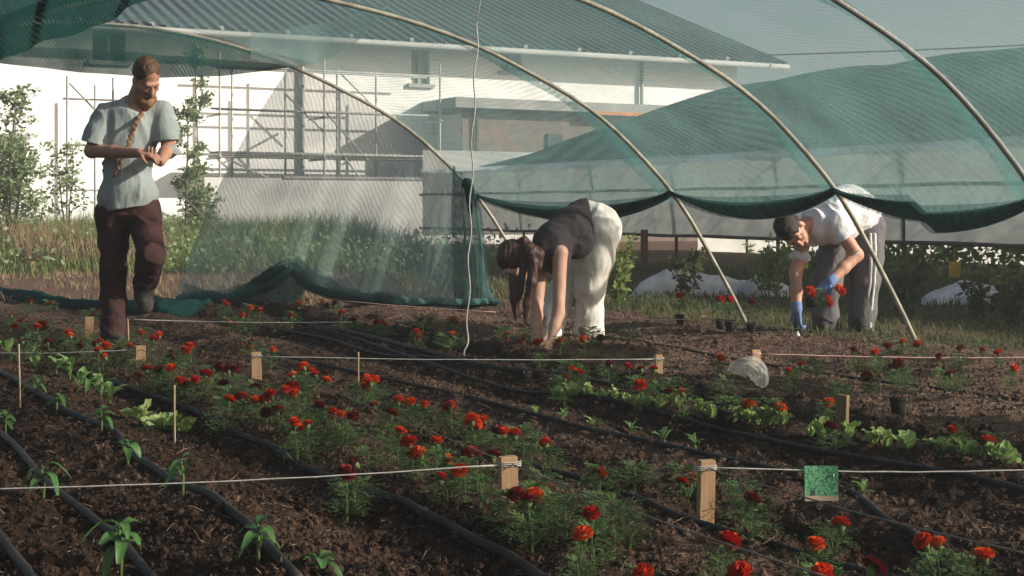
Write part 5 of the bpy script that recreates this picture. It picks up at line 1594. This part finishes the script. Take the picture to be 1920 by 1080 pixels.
# extra leafy plants without open flowers, filling the marigold rows
extra = []
for i in range(18):
    x = random.uniform(60, 1900); y = random.uniform(600, 1040)
    q = gnd(x, y); qq = qof(q.x, q.y)
    if any(abs(x - sx) < 50 and 0 < y - sy < 90 for sx, sy in ((955, 940), (1322, 940), (481, 690), (1578, 790))): continue
    if not ((1.62 < qq < 2.0) or (2.2 < qq < 2.55) or (3.7 < qq < 4.05) or (.9 < qq < 1.5 and q.y > 6)): continue
    extra.append((x, y))
extra += [(50, 625), (85, 625), (110, 640), (145, 650), (170, 668), (230, 668), (255, 705), (300, 712), (345, 735), (395, 735), (430, 775), (470, 780), (510, 765), (560, 830), (610, 810), (650, 820), (690, 880), (730, 860), (860, 930), (900, 960), (1030, 1000), (1060, 1020), (1150, 1040), (1180, 1030), (1000, 985), (1130, 1010), (1180, 660), (1110, 655), (1150, 660), (1090, 712), (1140, 715), (1200, 735), (1690, 720), (1795, 735), (1530, 720), (1490, 715), (980, 860), (880, 830), (1190, 920), (1390, 985)]
for x, y in extra:
    base = on_ground(x, y); T = marigold(base, [])
    recs.append((T, zone(x, y - 25), 'no', 0, x))
from collections import defaultdict
dd = defaultdict(list)
for r_ in recs: dd[(r_[1], r_[2], r_[3])].append(r_)
NUM = {0: '', 1: 'one', 2: 'two', 3: 'three', 4: 'four'}
for (z_, c_, n_), L_ in dd.items():
    L_.sort(key=lambda r_: r_[4])
    for i, r_ in enumerate(L_):
        s = 'leafy marigold without bloom' if n_ == 0 else 'marigold with %s %s bloom%s' % (NUM[n_], c_, 's' if n_ > 1 else '')
        o_ = '' if len(L_) == 1 else ', %s from left' % (ORD[i] if i < len(ORD) else ['twenty-first','twenty-second','twenty-third','twenty-fourth','twenty-fifth'][min(i-20,4)])
        r_[0]['label'] = s + ' ' + z_ + o_

# potted marigolds waiting to be planted
def pot_mesh():
    b = MB(); n = 14
    b.tube([Vector((0, 0, 0)), Vector((0, 0, .085))], [.028, .037], n); me = b.me('pot', M['pot'], True); return me
POT = pot_mesh(); b = MB(); b.tube([Vector((0, 0, .080)), Vector((0, 0, .092))], [.039, .039], 14); RIM = b.me('pot_rim', M['pot'], True)
for i, (x, y, c, lab) in enumerate([(1350, 622, 'red_fl', 'potted marigold with red bloom, left of the three by the small stake'), (1368, 628, 'red_fl', 'potted marigold, middle of the three by the small stake'), (1408, 630, 'dark_fl', 'potted dark marigold at the foot of the hoop'),
        (1275, 612, 'red_fl', 'potted marigold alone left of the small stake'), (1683, 790, 'dark_fl', 'potted dark marigold right of the dark stake'), (1360, 812, 'dark_fl', 'black potted seedling in the lettuce row')]):
    base = on_ground(x, y)
    T = thing('potted_marigold', lab, 'potted plant', base, 0, 'potted marigolds not yet planted')
    p_ = put('pot', POT, T); put('pot_rim', RIM, p_); p_.scale = (.85, .85, .85)
    f = put('foliage', FOL[i % 6], T, loc=(0, 0, .085)); f.scale = (.7, .7, .7)
    if i != 5:
        fh = put('flower_head', HEADS[c][i % 3], T, loc=(0, -.01, .215)); fh.rotation_euler = (.4, 0, i)
        b = MB(); b.tube([Vector((0, 0, .09)), Vector((0, -.005, .15)), Vector((0, -.01, .205))], .0022, 5); b.obj('flower_stalk', M['stem'], T)
# bunch of marigold seedlings in the gloved hand
BP = p3(1549, 545, -.46)
T = thing('marigold_bunch', 'bunch of orange marigolds with dark root plugs in the gloved hand', 'flowers', BP)
for i, (dx, dz, c) in enumerate(((-32, 2, 'orange_fl'), (0, -12, 'orange_fl'), (4, -22, 'orange_fl'), (28, 0, 'orange_fl'), (22, 6, 'orange_fl'), (-26, -6, 'red_fl'))):
    s = BP.y / FPX
    fh = put('flower_head', HEADS[c][i % 3], T, loc=(dx * s, -.03 + .01 * (i % 2), dz * s)); fh.rotation_euler = (1.1, random.uniform(-.5, .5), i)
    b = MB(); b.tube([Vector((0, .02, .02)), Vector((dx * s * .9, -.02, dz * s * .9))], .0025, 5); b.obj('flower_stalk', M['stem'], T)
f = put('foliage', FOL[2], T, loc=(-.03, .03, -.02)); f.rotation_euler = (2.2, .3, 0); f.scale = (.6, .6, .6)
b = MB(); b.box((-.10, .02, -.075), (.06, .055, .07)); o = b.obj('root_plug', M['pot'], T); bv = o.modifiers.new('bevel', 'BEVEL'); bv.width = .012; bv.segments = 2

# ---- lettuces and seedlings: every leaf its own piece
def leaf_mesh(name, mat_, L_, W_, curl, ruff, seed, nseg=6, tip=.35):
    rs = random.Random(seed); V = []; Fq = []
    for i in range(nseg + 1):
        t_ = i / nseg
        w = W_ * (math.sin(math.pi * min(.93, .06 + .86 * t_ ** (.8 + tip))) ** .8) * (.18 if i == 0 else 1)
        z = L_ * (.55 * t_ - curl * t_ * t_); y = L_ * (t_ - .15 * curl * t_ * t_)
        for j, u in enumerate((-1, -.5, 0, .5, 1)):
            V.append(Vector((u * w, y, z + abs(u) * w * .35 + ruff * rs.uniform(-1, 1) * abs(u) * t_)))
    for i in range(nseg):
        for j in range(4): Fq.append((i * 5 + j, i * 5 + j + 1, i * 5 + j + 6, i * 5 + j + 5))
    return mesh(name, V, Fq, mat_, True)
LET = [leaf_mesh('leaf', M['leaf_let'], .075 + .012 * (i % 3), .026 + .004 * (i % 2), .25 + .15 * (i % 3), .012, i, 6, -.0) for i in range(6)]
PAL = [leaf_mesh('leaf', M['leaf_pale'], .085 + .01 * (i % 3), .018, .3 + .2 * (i % 3), .008, 20 + i) for i in range(4)]
PEP = [leaf_mesh('leaf', M['leaf_pep'], .075 + .012 * (i % 3), .017, .75 + .25 * (i % 3), .003, 40 + i, 7, .1) for i in range(5)]
def rosette(name, px, py, label, cat, leaves, n, group, up=(.3, 1.0), scale=1.0, stem_h=0.0):
    base = on_ground(px, py)
    T = thing(name, label, cat, base, random.uniform(0, 6.28), group)
    if stem_h:
        b = MB(); b.tube([Vector((0, 0, -.02)), Vector((.004, 0, stem_h * .5)), Vector((-.003, .002, stem_h))], [.0055, .0045, .003], 6); b.obj('stem', M['stem'], T, True)
    for i in range(n):
        f_ = i / n
        o = put('leaf', random.choice(leaves), T, loc=(0, 0, (stem_h * (.55 + .5 * f_) if stem_h else .004)))
        s = scale * random.uniform(.75, 1.15); o.scale = (s * random.uniform(.85, 1.15), s, s)
        o.rotation_euler = (random.uniform(*up) * (1.0 if stem_h == 0 else 1), random.uniform(-.25, .25), i * 2.4 + random.uniform(-.4, .4))
    return T
let = [(1045, 742), (1072, 746), (1100, 748), (1128, 754), (1152, 757), (1178, 763), (1210, 770), (1236, 774), (1272, 780), (1312, 785), (1330, 790), (1376, 801), (1400, 800), (1420, 806), (1442, 810), (1466, 816), (1520, 832), (1540, 836), (1590, 846), (1636, 852), (1662, 858), (1692, 866), (1765, 874), (1798, 874), (1830, 880), (1862, 888), (1906, 888), (1886, 905), (1700, 872)]
for i, (x, y) in enumerate(sorted(let)):
    rosette('lettuce', x, y + 6, 'pale green lettuce seedling in the long row, %s from its left end' % (ORD[i] if i < 20 else {20: 'twenty-first', 21: 'twenty-second', 22: 'twenty-third', 23: 'twenty-fourth', 24: 'twenty-fifth', 25: 'twenty-sixth', 26: 'twenty-seventh', 27: 'twenty-eighth', 28: 'last'}[i]),
            'lettuce', LET, random.randint(6, 8), 'lettuces of the long row', (.4, 1.4), random.uniform(.6, .9))
for x, y, lab in ((262, 782, 'pale lettuce left of the thin stick, leftmost of the clump'), (290, 792, 'pale lettuce just left of the thin stick'), (312, 797, 'broad pale lettuce right at the thin stick'), (345, 797, 'pale lettuce right of the thin stick')):
    rosette('lettuce', x, y, lab, 'lettuce', LET, 8, 'lettuces beside the left thin stick', (.1, .8), 1.15)
for x, y, lab in ((70, 705, 'pale leafy seedling near the left edge under the string'), (105, 705, 'pale seedling right of the left thin stick'), (130, 708, 'pale upright seedling in the left bed behind the peppers'), (205, 758, 'upright pale seedling behind the pepper row'), (190, 745, 'pale seedling left of the upright pale one'), (15, 672, 'pale leafy seedling at the left edge above the string'), (60, 672, 'pale seedling with round leaf on the left string'), (150, 728, 'low pale seedling in the left bed')):
    rosette('seedling', x, y, lab, 'seedling', PAL, 6, 'pale seedlings in the left bed', (.4, 1.3), 1.1, .03)
for x, y, lab in ((1005, 796, 'tiny pale seedling right of the diagonal hose start'), (1055, 803, 'tiny pale seedling by the diagonal hose'), (1112, 818, 'small yellowish seedling by the diagonal hose'), (1185, 828, 'tiny yellowish seedling in the middle of the bed'), (1245, 855, 'small pale seedling left of the near right stake'), (1302, 862, 'small yellow seedling above the near right stake'), (1618, 950, 'small pale seedling right of the green packet')):
    rosette('seedling', x, y, lab, 'seedling', PAL, 5, 'tiny seedlings on the middle bed', (.3, 1.2), .55, .015)
pep = [(68, 755, .085), (106, 785, .085), (190, 825, .085), (10, 800, .09), (240, 895, .09), (80, 930, .12), (342, 958, .12), (225, 1060, .15), (485, 1072, .11), (165, 740, .07), (20, 690, .07), (600, 1092, .05)]
plab = ['pepper seedling right of the left thin stick', 'tall pepper seedling beside the second hose', 'pepper seedling standing against the winding hose', 'dark leafy pepper seedling at the left edge', 'small pepper seedling on the far side of the winding hose', 'dark pepper seedling under the nearest string at left', 'bright pepper seedling crossing the nearest string', 'large dark pepper plant at the lower left', 'bright pepper seedling at the bottom on the winding hose', 'small pepper seedling at the back of the left bed', 'pepper seedling at the left edge under the far string', 'pepper seedling cut by the bottom edge']
for (x, y, h_), lab in zip(pep, plab):
    rosette('pepper_seedling', x, y, lab, 'seedling', PEP, 8 if h_ < .13 else 13, 'pepper seedlings in the left bed', (-.2, .55), .72 + (h_ - .08) * 2, h_ * .9)

# ================================================================== dusty evening air
hz = MB(); hz.box((0, 0, 4.9), (860, 860, 12.4))
hm = bpy.data.materials.new('dusty air'); hm.use_nodes = True
for n_ in list(hm.node_tree.nodes):
    if n_.type == 'BSDF_PRINCIPLED': hm.node_tree.nodes.remove(n_)
pv = hm.node_tree.nodes.new('ShaderNodeVolumePrincipled')
pv.inputs['Color'].default_value = (.88, .94, 1.0, 1); pv.inputs['Density'].default_value = .0040; pv.inputs['Anisotropy'].default_value = .25
hm.node_tree.links.new(pv.outputs[0], hm.node_tree.nodes['Material Output'].inputs['Volume'])
hz.obj('haze', hm, None, label='thin dusty evening air over the whole garden', cat='haze', kind='stuff')
